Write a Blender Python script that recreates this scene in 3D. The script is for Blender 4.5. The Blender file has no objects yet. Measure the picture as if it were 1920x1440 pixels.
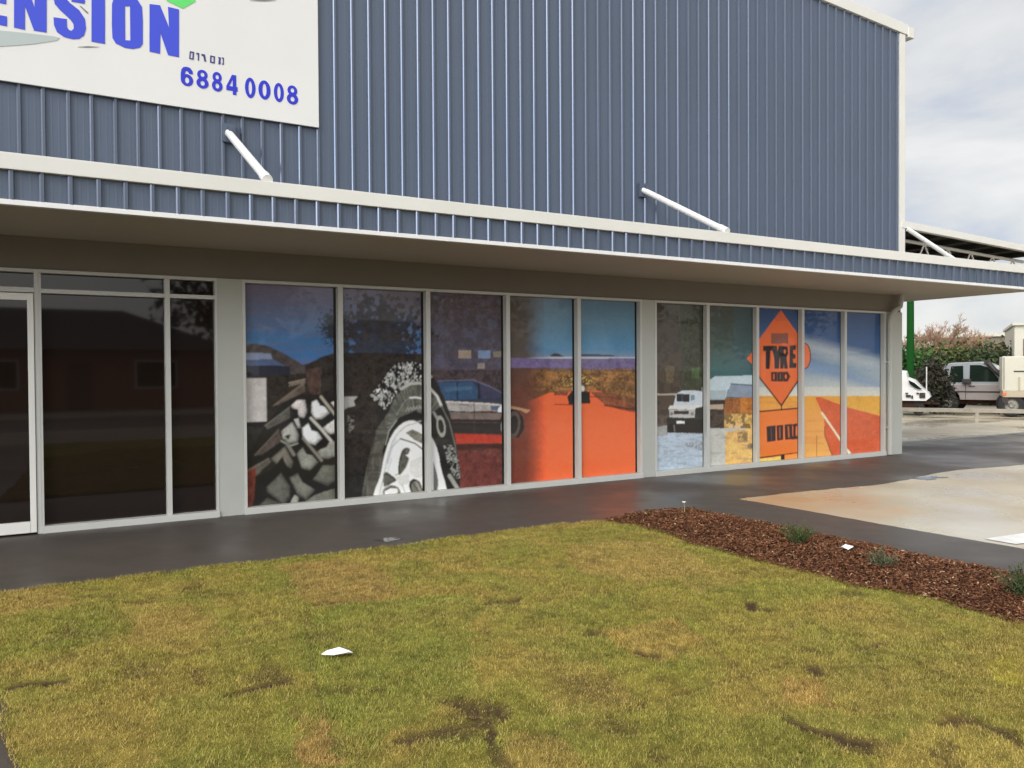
import bpy, bmesh, math, random
import numpy as np
from mathutils import Vector, Matrix

random.seed(7)
RNG = np.random.default_rng(7)
scene = bpy.context.scene
COL = scene.collection

# ------------------------------------------------------------------ camera
F_PX, YAW, PITCH, ROLL = 1528.8, 0.53386, -0.01611, -0.006368
CAM = np.array([0.0, -9.428, 1.6])
def cam_axes():
    cy, sy, cp, sp = math.cos(YAW), math.sin(YAW), math.cos(PITCH), math.sin(PITCH)
    f = np.array([sy*cp, cy*cp, sp]); r = np.array([cy, -sy, 0.0]); u = np.cross(r, f)
    c, s = math.cos(ROLL), math.sin(ROLL)
    return r*c+u*s, f, u*c-r*s
RT, FW, UP = cam_axes()
cam_data = bpy.data.cameras.new("camera"); cam = bpy.data.objects.new("camera", cam_data)
COL.objects.link(cam); scene.camera = cam
cam.matrix_world = Matrix(((RT[0], UP[0], -FW[0], CAM[0]), (RT[1], UP[1], -FW[1], CAM[1]), (RT[2], UP[2], -FW[2], CAM[2]), (0, 0, 0, 1)))
cam_data.sensor_width = 36.0; cam_data.lens = F_PX/1920*36.0
cam_data.clip_start = 0.05; cam_data.clip_end = 3000

# ------------------------------------------------------------------ light
SUN_EL, SUN_AZ = math.radians(42), math.radians(238)     # azimuth of the sun, clockwise from +Y
EXPOSURE = 0.22
w = bpy.data.worlds.new("World"); scene.world = w; w.use_nodes = True
nt = w.node_tree; nt.nodes.clear()
def N(t, **k):
    n = nt.nodes.new(t)
    for a, b in k.items(): setattr(n, a, b)
    return n
out = N('ShaderNodeOutputWorld'); bg = N('ShaderNodeBackground'); bg.inputs['Strength'].default_value = 0.1
sky = N('ShaderNodeTexSky', sky_type='NISHITA', sun_disc=False); sky.sun_elevation = SUN_EL; sky.sun_rotation = SUN_AZ
tc = N('ShaderNodeTexCoord'); mp = N('ShaderNodeMapping'); mp.inputs['Scale'].default_value = (1.6, 1.6, 4.5)
mp.inputs['Rotation'].default_value = (0.15, 0.25, 0.4)
no = N('ShaderNodeTexNoise'); no.inputs['Scale'].default_value = 1.7; no.inputs['Detail'].default_value = 7; no.inputs['Roughness'].default_value = 0.52; no.inputs['Distortion'].default_value = 0.35
cr = N('ShaderNodeValToRGB')
e = cr.color_ramp.elements; e[0].position = 0.36; e[0].color = (5.2, 5.9, 7.3, 1); e[1].position = 0.62; e[1].color = (9.8, 9.7, 9.5, 1)
m_ = cr.color_ramp.elements.new(0.48); m_.color = (8.0, 8.1, 8.2, 1)
sep = N('ShaderNodeSeparateXYZ')
# an overcast sky is brighter overhead and towards the sun behind the cloud
dot = N('ShaderNodeVectorMath', operation='DOT_PRODUCT')
sd = Vector((math.sin(SUN_AZ)*math.cos(SUN_EL), math.cos(SUN_AZ)*math.cos(SUN_EL), math.sin(SUN_EL)))
dot.inputs[1].default_value = sd
mr = N('ShaderNodeMapRange'); mr.inputs['From Min'].default_value = 0.1; mr.inputs['From Max'].default_value = 0.95; mr.inputs['To Min'].default_value = 0.84; mr.inputs['To Max'].default_value = 2.2
glow_az, glow_el = math.radians(229), math.radians(17)          # added bright sky patch low behind the lawn, to light the ribs and windows
dot2 = N('ShaderNodeVectorMath', operation='DOT_PRODUCT'); dot2.inputs[1].default_value = (math.sin(glow_az)*math.cos(glow_el), math.cos(glow_az)*math.cos(glow_el), math.sin(glow_el))
mr2 = N('ShaderNodeMapRange', interpolation_type='SMOOTHSTEP'); mr2.inputs['From Min'].default_value = 0.965; mr2.inputs['From Max'].default_value = 0.992; mr2.inputs['To Max'].default_value = 7.0
add2 = N('ShaderNodeMath', operation='ADD')
mul = N('ShaderNodeVectorMath', operation='SCALE')
mix = N('ShaderNodeMix', data_type='RGBA'); mix.inputs['Factor'].default_value = 0.9
L = nt.links.new
L(tc.outputs['Generated'], mp.inputs['Vector']); L(mp.outputs[0], no.inputs['Vector']); L(no.outputs['Fac'], cr.inputs['Fac'])
L(tc.outputs['Generated'], dot.inputs[0]); L(dot.outputs['Value'], mr.inputs['Value'])
L(cr.outputs['Color'], mul.inputs[0]); L(mr.outputs['Result'], add2.inputs[0]); L(tc.outputs['Generated'], dot2.inputs[0]); L(dot2.outputs['Value'], mr2.inputs['Value']); L(mr2.outputs['Result'], add2.inputs[1]); L(add2.outputs[0], mul.inputs['Scale'])
L(sky.outputs['Color'], mix.inputs['A']); L(mul.outputs[0], mix.inputs['B']); L(mix.outputs['Result'], bg.inputs['Color']); L(bg.outputs[0], out.inputs['Surface'])
sl = bpy.data.lights.new("sun", 'SUN'); sl.energy = 1.5; sl.angle = math.radians(25); sl.color = (1, 0.95, 0.88)
so = bpy.data.objects.new("sun", sl); COL.objects.link(so)
so.rotation_euler = (-sd).to_track_quat('-Z', 'Y').to_euler()
so.location = (-10, -30, 30)
scene.view_settings.view_transform = 'Standard'; scene.view_settings.look = 'None'
scene.view_settings.exposure = EXPOSURE; scene.view_settings.gamma = 1

# ------------------------------------------------------------------ helpers
def ray(u, v):
    return RT*((u-960)/F_PX)+FW-UP*((v-720)/F_PX)
def on_wall(u, v, Y=0.0):
    d = ray(u, v); t = (Y-CAM[1])/d[1]; p = CAM+d*t; return float(p[0]), float(p[2])
def on_ground(u, v, z=0.0):
    d = ray(u, v); t = (z-CAM[2])/d[2]; p = CAM+d*t; return float(p[0]), float(p[1])
def at_range(u, v, d_):
    r = ray(u, v); t = d_/math.hypot(r[0], r[1]); return CAM+r*t
def wall_to_px(x, y, z):
    dx, dy, dz = x-CAM[0], y-CAM[1], z-CAM[2]
    k = dx*FW[0]+dy*FW[1]+dz*FW[2]
    return 960+F_PX*(dx*RT[0]+dy*RT[1]+dz*RT[2])/k, 720-F_PX*(dx*UP[0]+dy*UP[1]+dz*UP[2])/k
def lin(c):
    return tuple(((x/255)/12.92 if x/255 <= .04045 else ((x/255+.055)/1.055)**2.4) for x in c)

class MB:
    def __init__(s): s.v = []; s.f = []
    def add(s, vs, fs):
        b = len(s.v); s.v += [tuple(map(float, p)) for p in vs]; s.f += [tuple(b+i for i in f) for f in fs]; return s
    def box(s, x0, x1, y0, y1, z0, z1):
        return s.add([(x0,y0,z0),(x1,y0,z0),(x1,y1,z0),(x0,y1,z0),(x0,y0,z1),(x1,y0,z1),(x1,y1,z1),(x0,y1,z1)],
                     [(0,3,2,1),(4,5,6,7),(0,1,5,4),(1,2,6,5),(2,3,7,6),(3,0,4,7)])
    def prism(s, poly, axis, a, b):
        """poly: 2-D points; axis 'y': (x,z) extruded in y; 'z': (x,y) extruded in z; 'x': (y,z) extruded in x"""
        mk = {'y': lambda p, t: (p[0], t, p[1]), 'z': lambda p, t: (p[0], p[1], t), 'x': lambda p, t: (t, p[0], p[1])}[axis]
        n = len(poly)
        return s.add([mk(p, a) for p in poly]+[mk(p, b) for p in poly],
                     [tuple(range(n)), tuple(range(2*n-1, n-1, -1))]+[(i, i+n, (i+1) % n+n, (i+1) % n) for i in range(n)])
    def tube(s, p0, p1, r0, r1=None, n=10, caps=True):
        r1 = r0 if r1 is None else r1
        p0 = Vector(p0); p1 = Vector(p1); d = (p1-p0).normalized()
        a = d.orthogonal().normalized(); b = d.cross(a)
        vs = []
        for p, r in ((p0, r0), (p1, r1)):
            for i in range(n):
                t = 2*math.pi*i/n; vs.append(p+a*(math.cos(t)*r)+b*(math.sin(t)*r))
        fs = [(i, (i+1) % n, n+(i+1) % n, n+i) for i in range(n)]
        if caps: fs += [tuple(range(n-1, -1, -1)), tuple(range(n, 2*n))]
        return s.add(vs, fs)
    def path(s, pts, r, n=10):
        pts = [Vector(p) for p in pts]; rings = []; a = None
        for i, p in enumerate(pts):
            d = (pts[min(i+1, len(pts)-1)]-pts[max(i-1, 0)]).normalized()
            a = d.orthogonal().normalized() if a is None else (a-d*a.dot(d)).normalized()
            b = d.cross(a)
            rings.append([p+a*(math.cos(2*math.pi*k/n)*r)+b*(math.sin(2*math.pi*k/n)*r) for k in range(n)])
        vs = [q for R in rings for q in R]; fs = []
        for i in range(len(pts)-1):
            for k in range(n): fs.append((i*n+k, i*n+(k+1) % n, (i+1)*n+(k+1) % n, (i+1)*n+k))
        fs += [tuple(range(n-1, -1, -1)), tuple(range((len(pts)-1)*n, len(pts)*n))]
        return s.add(vs, fs)
    def lathe(s, prof, c, axis='y', n=24):
        vs = []; m = len(prof)
        for k in range(n):
            t = 2*math.pi*k/n
            for r, h in prof:
                if axis == 'y': vs.append((c[0]+r*math.cos(t), c[1]+h, c[2]+r*math.sin(t)))
                else: vs.append((c[0]+r*math.cos(t), c[1]+r*math.sin(t), c[2]+h))
        fs = []
        for k in range(n):
            for i in range(m-1):
                fs.append((k*m+i, ((k+1) % n)*m+i, ((k+1) % n)*m+i+1, k*m+i+1))
        return s.add(vs, fs)
    def quad(s, a, b, c, d): return s.add([a, b, c, d], [(0, 1, 2, 3)])
    def build(s, name, mat, parent=None, smooth=False, bevel=0.0, loc=None, rz=None):
        me = bpy.data.meshes.new(name); me.from_pydata(s.v, [], s.f)
        bm = bmesh.new(); bm.from_mesh(me); bmesh.ops.recalc_face_normals(bm, faces=bm.faces)
        if bevel:
            bmesh.ops.bevel(bm, geom=[e for e in bm.edges if e.is_manifold and e.calc_face_angle(0) > 0.5], offset=bevel, segments=2, affect='EDGES', clamp_overlap=True, profile=0.6)
        bm.to_mesh(me); bm.free()
        return link(name, me, mat, parent, smooth, loc, rz)
def link(name, me, mat, parent=None, smooth=False, loc=None, rz=None):
    if mat: me.materials.append(mat)
    if smooth: me.polygons.foreach_set('use_smooth', [True]*len(me.polygons))
    o = bpy.data.objects.new(name, me); COL.objects.link(o)
    if parent: o.parent = parent
    if loc is not None: o.location = loc
    if rz is not None: o.rotation_euler = (0, 0, rz)
    return o
def fast_mesh(name, verts, quads=None, tris=None, col=None):
    me = bpy.data.meshes.new(name)
    verts = np.asarray(verts, dtype=np.float32); f = quads if quads is not None else tris; k = f.shape[1]
    me.vertices.add(len(verts)); me.vertices.foreach_set('co', verts.ravel())
    me.loops.add(f.size); me.loops.foreach_set('vertex_index', f.ravel().astype(np.int32))
    me.polygons.add(len(f)); me.polygons.foreach_set('loop_start', np.arange(0, f.size, k, dtype=np.int32))
    me.polygons.foreach_set('loop_total', np.full(len(f), k, dtype=np.int32))
    me.update(calc_edges=True)
    if col is not None:
        a = me.color_attributes.new('tint', 'FLOAT_COLOR', 'POINT')
        c = np.ones((len(verts), 4), dtype=np.float32); c[:, :3] = col; a.data.foreach_set('color', c.ravel())
    return me
def empty(name, loc=(0, 0, 0), rz=0.0, label=None, cat=None, group=None):
    o = bpy.data.objects.new(name, None); COL.objects.link(o); o.location = loc; o.rotation_euler = (0, 0, rz)
    o.empty_display_size = 0.3
    return tag(o, label, cat, group)
def tag(o, label=None, cat=None, group=None, kind=None):
    if label: o['label'] = label
    if cat: o['category'] = cat
    if group: o['group'] = group
    if kind: o['kind'] = kind
    return o
def sub(name, parent, label=None):
    o = bpy.data.objects.new(name, None); COL.objects.link(o); o.parent = parent; o.empty_display_size = 0.2
    if label: o['label'] = label
    return o

# value noise on arrays
def vnoise(x, y, seed=0):
    x = np.asarray(x, dtype=np.float64); y = np.asarray(y, dtype=np.float64)
    xi = np.floor(x).astype(np.int64); yi = np.floor(y).astype(np.int64); fx = x-xi; fy = y-yi
    fx = fx*fx*(3-2*fx); fy = fy*fy*(3-2*fy)
    def h(a, b):
        n = (a*374761393+b*668265263+seed*1442695041) & 0x7fffffff
        n = ((n ^ (n >> 13))*1274126177) & 0x7fffffff
        n = n ^ (n >> 16)
        return (n & 0xffff)/65535.0
    return (h(xi, yi)*(1-fx)+h(xi+1, yi)*fx)*(1-fy)+(h(xi, yi+1)*(1-fx)+h(xi+1, yi+1)*fx)*fy
def fbm(x, y, oct=4, seed=0):
    t = 0; a = 0.5; s = 0
    for i in range(oct):
        t = t+a*vnoise(x*2**i, y*2**i, seed+i); s += a; a *= 0.5
    return t/s
def inside(px, py, poly):
    r = np.zeros(px.shape, bool); n = len(poly); j = n-1
    for i in range(n):
        xi, yi = poly[i]; xj, yj = poly[j]
        if yi != yj:
            r ^= ((yi > py) != (yj > py)) & (px < (xj-xi)*(py-yi)/(yj-yi)+xi)
        j = i
    return r
def seg_dist(px, py, pts):
    d = np.full(px.shape, 1e9)
    for (x0, y0), (x1, y1) in zip(pts[:-1], pts[1:]):
        vx, vy = x1-x0, y1-y0; l = vx*vx+vy*vy+1e-9
        t = np.clip(((px-x0)*vx+(py-y0)*vy)/l, 0, 1)
        d = np.minimum(d, np.hypot(px-x0-t*vx, py-y0-t*vy))
    return d

# ------------------------------------------------------------------ materials
def material(name, col=(.5, .5, .5), rough=.5, metal=0.0, spec=.5, noise=None, bump=None, attr=False, coat=0.0, rough_noise=None, trans=0.0):
    """noise=(scale, amount, second colour); bump=(scale, strength); rough_noise=(scale, lo, hi)"""
    m = bpy.data.materials.new(name); m.use_nodes = True; t = m.node_tree; p = t.nodes['Principled BSDF']
    p.inputs['Roughness'].default_value = rough; p.inputs['Metallic'].default_value = metal
    p.inputs['Specular IOR Level'].default_value = spec; p.inputs['Base Color'].default_value = (*col, 1)
    if coat: p.inputs['Coat Weight'].default_value = coat; p.inputs['Coat Roughness'].default_value = 0.02
    geo = None
    def pos():
        nonlocal geo
        if geo is None: geo = t.nodes.new('ShaderNodeNewGeometry')
        return geo.outputs['Position']
    src = None
    if attr:
        a = t.nodes.new('ShaderNodeAttribute'); a.attribute_name = 'tint'; src = a.outputs['Color']
    if noise:
        n = t.nodes.new('ShaderNodeTexNoise'); n.inputs['Scale'].default_value = noise[0]; n.inputs['Detail'].default_value = 6; n.inputs['Roughness'].default_value = .62
        t.links.new(pos(), n.inputs['Vector'])
        r = t.nodes.new('ShaderNodeMapRange'); r.inputs['From Min'].default_value = .35; r.inputs['From Max'].default_value = .68; r.inputs['To Max'].default_value = noise[1]
        t.links.new(n.outputs['Fac'], r.inputs['Value'])
        x = t.nodes.new('ShaderNodeMix'); x.data_type = 'RGBA'
        if src: t.links.new(src, x.inputs['A'])
        else: x.inputs['A'].default_value = (*col, 1)
        x.inputs['B'].default_value = (*noise[2], 1); t.links.new(r.outputs['Result'], x.inputs['Factor']); src = x.outputs['Result']
    if src: t.links.new(src, p.inputs['Base Color'])
    if bump:
        n = t.nodes.new('ShaderNodeTexNoise'); n.inputs['Scale'].default_value = bump[0]; n.inputs['Detail'].default_value = 5
        t.links.new(pos(), n.inputs['Vector'])
        b = t.nodes.new('ShaderNodeBump'); b.inputs['Strength'].default_value = bump[1]; b.inputs['Distance'].default_value = 0.01
        t.links.new(n.outputs['Fac'], b.inputs['Height']); t.links.new(b.outputs['Normal'], p.inputs['Normal'])
    if rough_noise:
        n = t.nodes.new('ShaderNodeTexNoise'); n.inputs['Scale'].default_value = rough_noise[0]; n.inputs['Detail'].default_value = 4
        t.links.new(pos(), n.inputs['Vector'])
        r = t.nodes.new('ShaderNodeMapRange'); r.inputs['From Min'].default_value = .38; r.inputs['From Max'].default_value = .62
        r.inputs['To Min'].default_value = rough_noise[1]; r.inputs['To Max'].default_value = rough_noise[2]
        t.links.new(n.outputs['Fac'], r.inputs['Value']); t.links.new(r.outputs['Result'], p.inputs['Roughness'])
    return m
M = {}
M['cladding'] = material('blue grey steel cladding', (.080, .104, .148), .40, 0, .45, (0.6, .5, (.070, .090, .124)))
M['rib'] = material('glossy pressed rib edge', (.11, .125, .16), .18, .8, .5)
M['trim'] = material('off white steel trim', (.68, .665, .61), .45, 0, .4, (1.3, .5, (.60, .585, .53)))
M['soffit'] = material('painted soffit sheet', (.47, .42, .34), .6, 0, .3, (0.9, .5, (.42, .37, .29)))
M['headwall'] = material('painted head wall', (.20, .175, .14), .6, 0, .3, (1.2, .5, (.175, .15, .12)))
M['frame'] = material('grey window frame', (.57, .565, .52), .4, 0, .5, (2.5, .4, (.50, .495, .455)))
M['door_frame'] = material('white door frame', (.78, .76, .70), .35, 0, .5)
M['pier'] = material('grey painted pier', (.47, .475, .425), .6, 0, .3, (1.6, .5, (.41, .415, .37)))
M['dark_glass'] = material('dark tinted glass', (.014, .009, .007), .03, 0, .45)
M['film'] = material('printed window film', (.5, .5, .5), .45, 0, .3, attr=True, coat=.6)
M['banner'] = material('white banner skin', (.68, .67, .64), .55, 0, .4, (0.7, .5, (.63, .61, .57)))
M['blue_ink'] = material('blue lettering', (.035, .06, .55), .45)
M['phone_ink'] = material('deep blue lettering', (.012, .022, .48), .45)
M['dark_ink'] = material('dark blue lettering', (.03, .03, .16), .45)
M['green_ink'] = material('green emblem', (.10, .62, .13), .45)
M['grey_ink'] = material('grey emblem', (.40, .45, .43), .5)
M['dark_grey_ink'] = material('dark grey crease', (.18, .18, .17), .6)
M['asphalt'] = material('dark asphalt', (.072, .058, .047), .55, 0, .38, (0.8, .8, (.055, .046, .040)), (90, .25), rough_noise=(0.55, .28, .62))
M['concrete'] = material('beige concrete', (.50, .45, .345), .5, 0, .5, (0.55, .9, (.36, .285, .185)), (40, .12), rough_noise=(0.5, .10, .55))
def stain(m, centre, radius, col, amount):
    t = m.node_tree; p = t.nodes['Principled BSDF']; lk = p.inputs['Base Color'].links[0].from_socket
    g = t.nodes.new('ShaderNodeNewGeometry'); n = t.nodes.new('ShaderNodeTexNoise'); n.inputs['Scale'].default_value = 2.2; n.inputs['Detail'].default_value = 6
    t.links.new(g.outputs['Position'], n.inputs['Vector'])
    d = t.nodes.new('ShaderNodeVectorMath'); d.operation = 'DISTANCE'; d.inputs[1].default_value = centre; t.links.new(g.outputs['Position'], d.inputs[0])
    a = t.nodes.new('ShaderNodeMath'); a.operation = 'MULTIPLY_ADD'; a.inputs[1].default_value = radius*1.6; t.links.new(n.outputs['Fac'], a.inputs[0]); t.links.new(d.outputs['Value'], a.inputs[2])
    r = t.nodes.new('ShaderNodeMapRange'); r.inputs['From Min'].default_value = radius*.9; r.inputs['From Max'].default_value = radius*1.8; r.inputs['To Min'].default_value = amount; r.inputs['To Max'].default_value = 0
    t.links.new(a.outputs[0], r.inputs['Value'])
    x = t.nodes.new('ShaderNodeMix'); x.data_type = 'RGBA'; x.inputs['B'].default_value = (*col, 1)
    t.links.new(lk, x.inputs['A']); t.links.new(r.outputs['Result'], x.inputs['Factor']); t.links.new(x.outputs['Result'], p.inputs['Base Color'])
stain(M['concrete'], (8.0, -2.7, 0), 1.5, (.40, .225, .10), .85); stain(M['concrete'], (8.2, -6.0, 0), 1.2, (.34, .22, .12), .5); stain(M['concrete'], (12.5, -2.9, 0), 1.6, (.30, .24, .17), .6)
M['dirt'] = material('dry yard ground', (.27, .235, .185), .9, 0, .2, (0.15, .8, (.19, .17, .13)), (6, .3))
M['water'] = material('shallow rain water', (.05, .046, .042), .04, 0, .9)
M['kerb'] = material('concrete edging', (.30, .29, .26), .8, 0, .3, (5, .6, (.22, .21, .19)))
M['line'] = material('white glare colour', (.72, .72, .69), .6, 0, .4, (7, .6, (.5, .48, .43)))  # mottled white standing for sky glare on wet concrete
M['soil'] = material('sod soil', (.5, .5, .5), .95, 0, .1, attr=True, bump=(140, 1.0))
M['grass'] = material('grass blades', (.5, .5, .5), .7, 0, .25, attr=True)
M['chips'] = material('bark chips', (.5, .5, .5), .85, 0, .15, attr=True)
M['leaf'] = material('leaves', (.5, .5, .5), .6, 0, .25, attr=True)
M['bark'] = material('bark', (.16, .12, .085), .9, 0, .1, (8, .7, (.10, .075, .055)))
M['twig'] = material('bare twigs', (.40, .27, .185), .9, 0, .1, (3, .7, (.30, .19, .125)))
M['white_steel'] = material('white strut paint', (.74, .73, .71), .35, 0, .5, (6, .4, (.62, .61, .58)))
M['steel_dark'] = material('dark bracket steel', (.05, .055, .065), .5, .3)
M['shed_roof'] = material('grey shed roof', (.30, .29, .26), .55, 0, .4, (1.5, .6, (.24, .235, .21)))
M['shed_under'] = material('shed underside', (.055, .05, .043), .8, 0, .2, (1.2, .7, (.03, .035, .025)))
M['truss'] = material('truss steel', (.6, .58, .52), .6, .2)
M['rust'] = material('rusty steel', (.05, .024, .018), .8, 0, .2, (5, .6, (.025, .016, .013)))
M['green_pole'] = material('green pole paint', (.004, .06, .006), .8, 0, .2)
M['silver'] = material('silver car paint', (.34, .30, .285), .4, .25, .5, (2, .4, (.27, .235, .22)))
M['silver_roof'] = material('pale blue car roof', (.27, .28, .29), .35, .15)
M['car_glass'] = material('car glass', (.01, .018, .013), .04, 0, .6)
M['screen_glass'] = material('windscreen with painted sky', (.34, .42, .44), .08, 0, .7)  # pale base colour paints the sky reflection into the glass
M['rubber'] = material('black rubber', (.018, .017, .016), .75)
M['black_plastic'] = material('black plastic', (.03, .024, .022), .6)
M['rim'] = material('dull wheel rim', (.26, .25, .22), .5, .3)
M['boat'] = material('white gelcoat', (.70, .69, .66), .35, 0, .5, (3, .4, (.60, .585, .55)))
M['cream'] = material('cream paint', (.60, .575, .47), .5, 0, .4, (1.2, .5, (.52, .49, .39)))
M['cream_low'] = material('cream dirty skirt', (.45, .38, .27), .6)
M['wall_brown'] = material('brown grey sheet wall', (.19, .165, .12), .7, 0, .3, (0.8, .5, (.16, .14, .10)))
M['brown_door'] = material('dark brown boards', (.10, .055, .045), .7)
M['timber'] = material('weathered timber rail', (.36, .33, .27), .85, 0, .2, (4, .7, (.22, .2, .165)))
M['house_brick'] = material('red brown brick', (.34, .17, .12), .85, 0, .2, (3, .6, (.25, .125, .095)))
M['house_roof'] = material('dark roof tiles', (.05, .048, .05), .7, 0, .3, (4, .6, (.035, .033, .036)))
M['paper'] = material('white paper', (.82, .80, .78), .7)
M['sill_white'] = material('white house trim', (.8, .78, .72), .6)

# ------------------------------------------------------------------ ground (the setting)
def sheet(name, rects, z, mat):
    mb = MB()
    for x0, x1, y0, y1 in rects: mb.quad((x0, y0, z), (x1, y0, z), (x1, y1, z), (x0, y1, z))
    return tag(mb.build(name, M[mat]), kind='structure')
sheet('ground', [(-700, 700, -700, 700)], -.012, 'dirt')
sheet('concrete_yard', [(7.3, 29, -12, -1.9), (14.2, 29, 1.35, 16)], -.004, 'concrete')
EDGE_F = -2.52                                              # front edge of the lawn
ap = MB()
xs_ = np.linspace(7.54, 29, 240); ye = -2.17-.16*np.exp(-((xs_-10.2)/1.1)**2)+.20*np.exp(-((xs_-12.4)/1.3)**2)+.07*(fbm(xs_*1.1, xs_*0, 4, 201)-.5)+.05*(fbm(xs_*6, xs_*0, 3, 202)-.5)
ys_ = np.linspace(-12, float(ye[0]), 200); xe = 7.52+.05*(fbm(ys_*1.2, ys_*0, 4, 203)-.5)+.03*(fbm(ys_*7, ys_*0, 3, 204)-.5); xe[-1] = 7.54
for a, b, c, d in zip(xs_[:-1], xs_[1:], ye[:-1], ye[1:]): ap.quad((a, c, 0), (b, d, 0), (b, 1.35, 0), (a, 1.35, 0))
for a, b, c, d in zip(ys_[:-1], ys_[1:], xe[:-1], xe[1:]): ap.quad((6.40, a, 0), (c, a, 0), (d, b, 0), (6.40, b, 0))
y0 = float(ye[0])
for x0, x1, a, b in ((-14, 7.54, y0, 1.35), (-14, 6.40, EDGE_F-.3, y0), (-14, -.04, -12, EDGE_F-.3)): ap.quad((x0, a, 0), (x1, a, 0), (x1, b, 0), (x0, b, 0))
tag(ap.build('asphalt_path', M['asphalt']), kind='structure')
pd = MB()
for pu_, pv_, rx_, ry_, sd_ in ((1738, 896, 46, 5, 1), (722, 1012, 46, 5, 5)):
    lp = []
    for k in range(120):
        t_ = 2*math.pi*k/120; q = .12+1.5*float(fbm(np.array([7+2.2*math.cos(t_)]), np.array([sd_*9+2.2*math.sin(t_)]), 5, 210)[0])**2
        lp.append((*on_ground(pu_+rx_*q*math.cos(t_), pv_+ry_*q*math.sin(t_), .003), .003))
    pd.add([(sum(p_[0] for p_ in lp)/120, sum(p_[1] for p_ in lp)/120, .003)]+lp, [(0, k+1, (k+1) % 120+1) for k in range(120)])
tag(pd.build('puddle_water', M['water']), kind='structure')
kb = MB(); kb.box(14.2, 29, 1.30, 1.40, -.01, .02)
tag(kb.build('kerb', M['kerb'], bevel=.006), kind='structure')
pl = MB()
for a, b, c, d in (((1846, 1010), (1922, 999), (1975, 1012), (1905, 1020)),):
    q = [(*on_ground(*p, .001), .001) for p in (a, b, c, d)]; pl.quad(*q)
tag(pl.build('glare_patch', M['line']), kind='structure')  # flat white quad that paints the wet glare into the ground colour
rd = sheet('road', [(-60, 60, -24, -17)], -.006, 'asphalt')

# lawn: sods with worn seams and dead patches traced in the photograph
LX0, LX1, LY0 = -.08, 5.25, -11.5
def lawn_front(x): return EDGE_F+.05*np.sin(x*1.9+.4)+.05*(vnoise(x*3.1, 0*x, 5)-.5)+.05*(vnoise(x*11, 0*x, 6)-.5)
def lawn_right(y): return 5.27+.07*np.sin(y*1.7)+.14*(vnoise(y*2.3, 0*y, 8)-.5)
def lawn_left(y): return -.07-.09*np.clip(y+5.59, -.5, 3)+.05*(vnoise(y*3.3, 0*y, 9)-.5)
def G(pts): return [on_ground(u, v, .03) for u, v in pts]
PATCH = [  # polygon in photo pixels, colour shift target, strength
    ([(515,1062),(600,1048),(700,1060),(745,1098),(735,1120),(610,1135),(560,1112)], (.19,.125,.042), .75),
    ([(1050,1030),(1170,1010),(1290,1030),(1330,1070),(1200,1095),(1090,1080)], (.22,.15,.05), .6),
    ([(1230,1060),(1330,1060),(1420,1090),(1300,1110)], (.20,.145,.045), .5),
    ([(1130,1180),(1260,1160),(1330,1200),(1240,1240),(1160,1215)], (.225,.15,.045), .65),
    ([(1450,1270),(1540,1275),(1560,1330),(1470,1320)], (.23,.14,.045), .6),
    ([(250,1150),(380,1130),(430,1180),(330,1230),(230,1210)], (.21,.145,.045), .5),
    ([(540,1320),(600,1350),(650,1440),(560,1440)], (.235,.13,.05), .65),
    ([(0,1105),(130,1100),(150,1135),(0,1150)], (.21,.15,.045), .5),
    ([(560,1180),(640,1130),(900,1110),(880,1290),(700,1400),(640,1380),(580,1290)], (.105,.125,.022), .6),
    ([(300,1310),(540,1290),(600,1360),(520,1440),(300,1440)], (.115,.125,.022), .5),
    ([(0,1150),(200,1130),(250,1190),(0,1240)], (.12,.135,.024), .5),
    ([(1150,1330),(1480,1340),(1600,1440),(1150,1440)], (.115,.115,.022), .55),
    ([(1480,1200),(1920,1180),(1920,1330),(1560,1330)], (.135,.118,.028), .5),
    ([(1850,1240),(1920,1235),(1920,1290),(1860,1285)], (.19,.17,.025), .7),
    ([(950,1360),(1060,1370),(1130,1440),(960,1440)], (.235,.16,.05), .55),
    ([(1640,1400),(1800,1330),(1920,1400),(1920,1440),(1650,1440)], (.22,.165,.045), .6),
    ([(440,1110),(560,1110),(600,1180),(470,1220)], (.17,.15,.033), .5),
    ([(1000,1250),(1130,1230),(1200,1320),(1050,1340)], (.185,.135,.04), .5),
]
SEAM = [  # worn seams between sods: points, half width (m), depth
    ([(20,1290),(60,1283),(125,1276)], .026, 1.0), ([(440,1300),(485,1290),(530,1278)], .026, 1.0), ([(505,1252),(530,1280)], .04, .5),
    ([(765,1385),(830,1372),(905,1352)], .035, .75), ([(912,1340),(918,1370),(925,1392)], .014, .9), ([(925,1392),(950,1440)], .02, .6),
    ([(1480,1345),(1510,1362),(1545,1372),(1575,1373)], .022, 1.0), ([(1580,1382),(1625,1390)], .03, .9),
    ([(1765,1356),(1800,1346),(1870,1362),(1925,1395)], .022, .7), ([(1200,1222),(1232,1230)], .016, 1.0),
    ([(1402,1128),(1412,1140),(1440,1142)], .025, 1.0), ([(590,1132),(640,1128)], .02, .8), ([(845,1055),(880,1050),(945,1048)], .015, .6),
    ([(915,1130),(965,1122)], .03, .8), ([(1008,1152),(1040,1150)], .02, .6), ([(1520,1252),(1540,1262)], .025, .8),
    ([(1600,1220),(1660,1206)], .016, .7), ([(350,1104),(365,1102)], .03, .8), ([(240,1130),(290,1126)], .025, .5), ([(1110,1190),(1120,1186)], .025, .7),
    ([(575,1130),(590,1260),(640,1420)], .010, .2), ([(1060,1090),(1260,1150),(1480,1340)], .010, .3), ([(150,1250),(420,1220),(640,1180)], .010, .3),
    ([(640,1180),(980,1130),(1300,1090)], .010, .3), ([(930,1400),(1200,1320),(1500,1240)], .010, .35),
]
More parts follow.
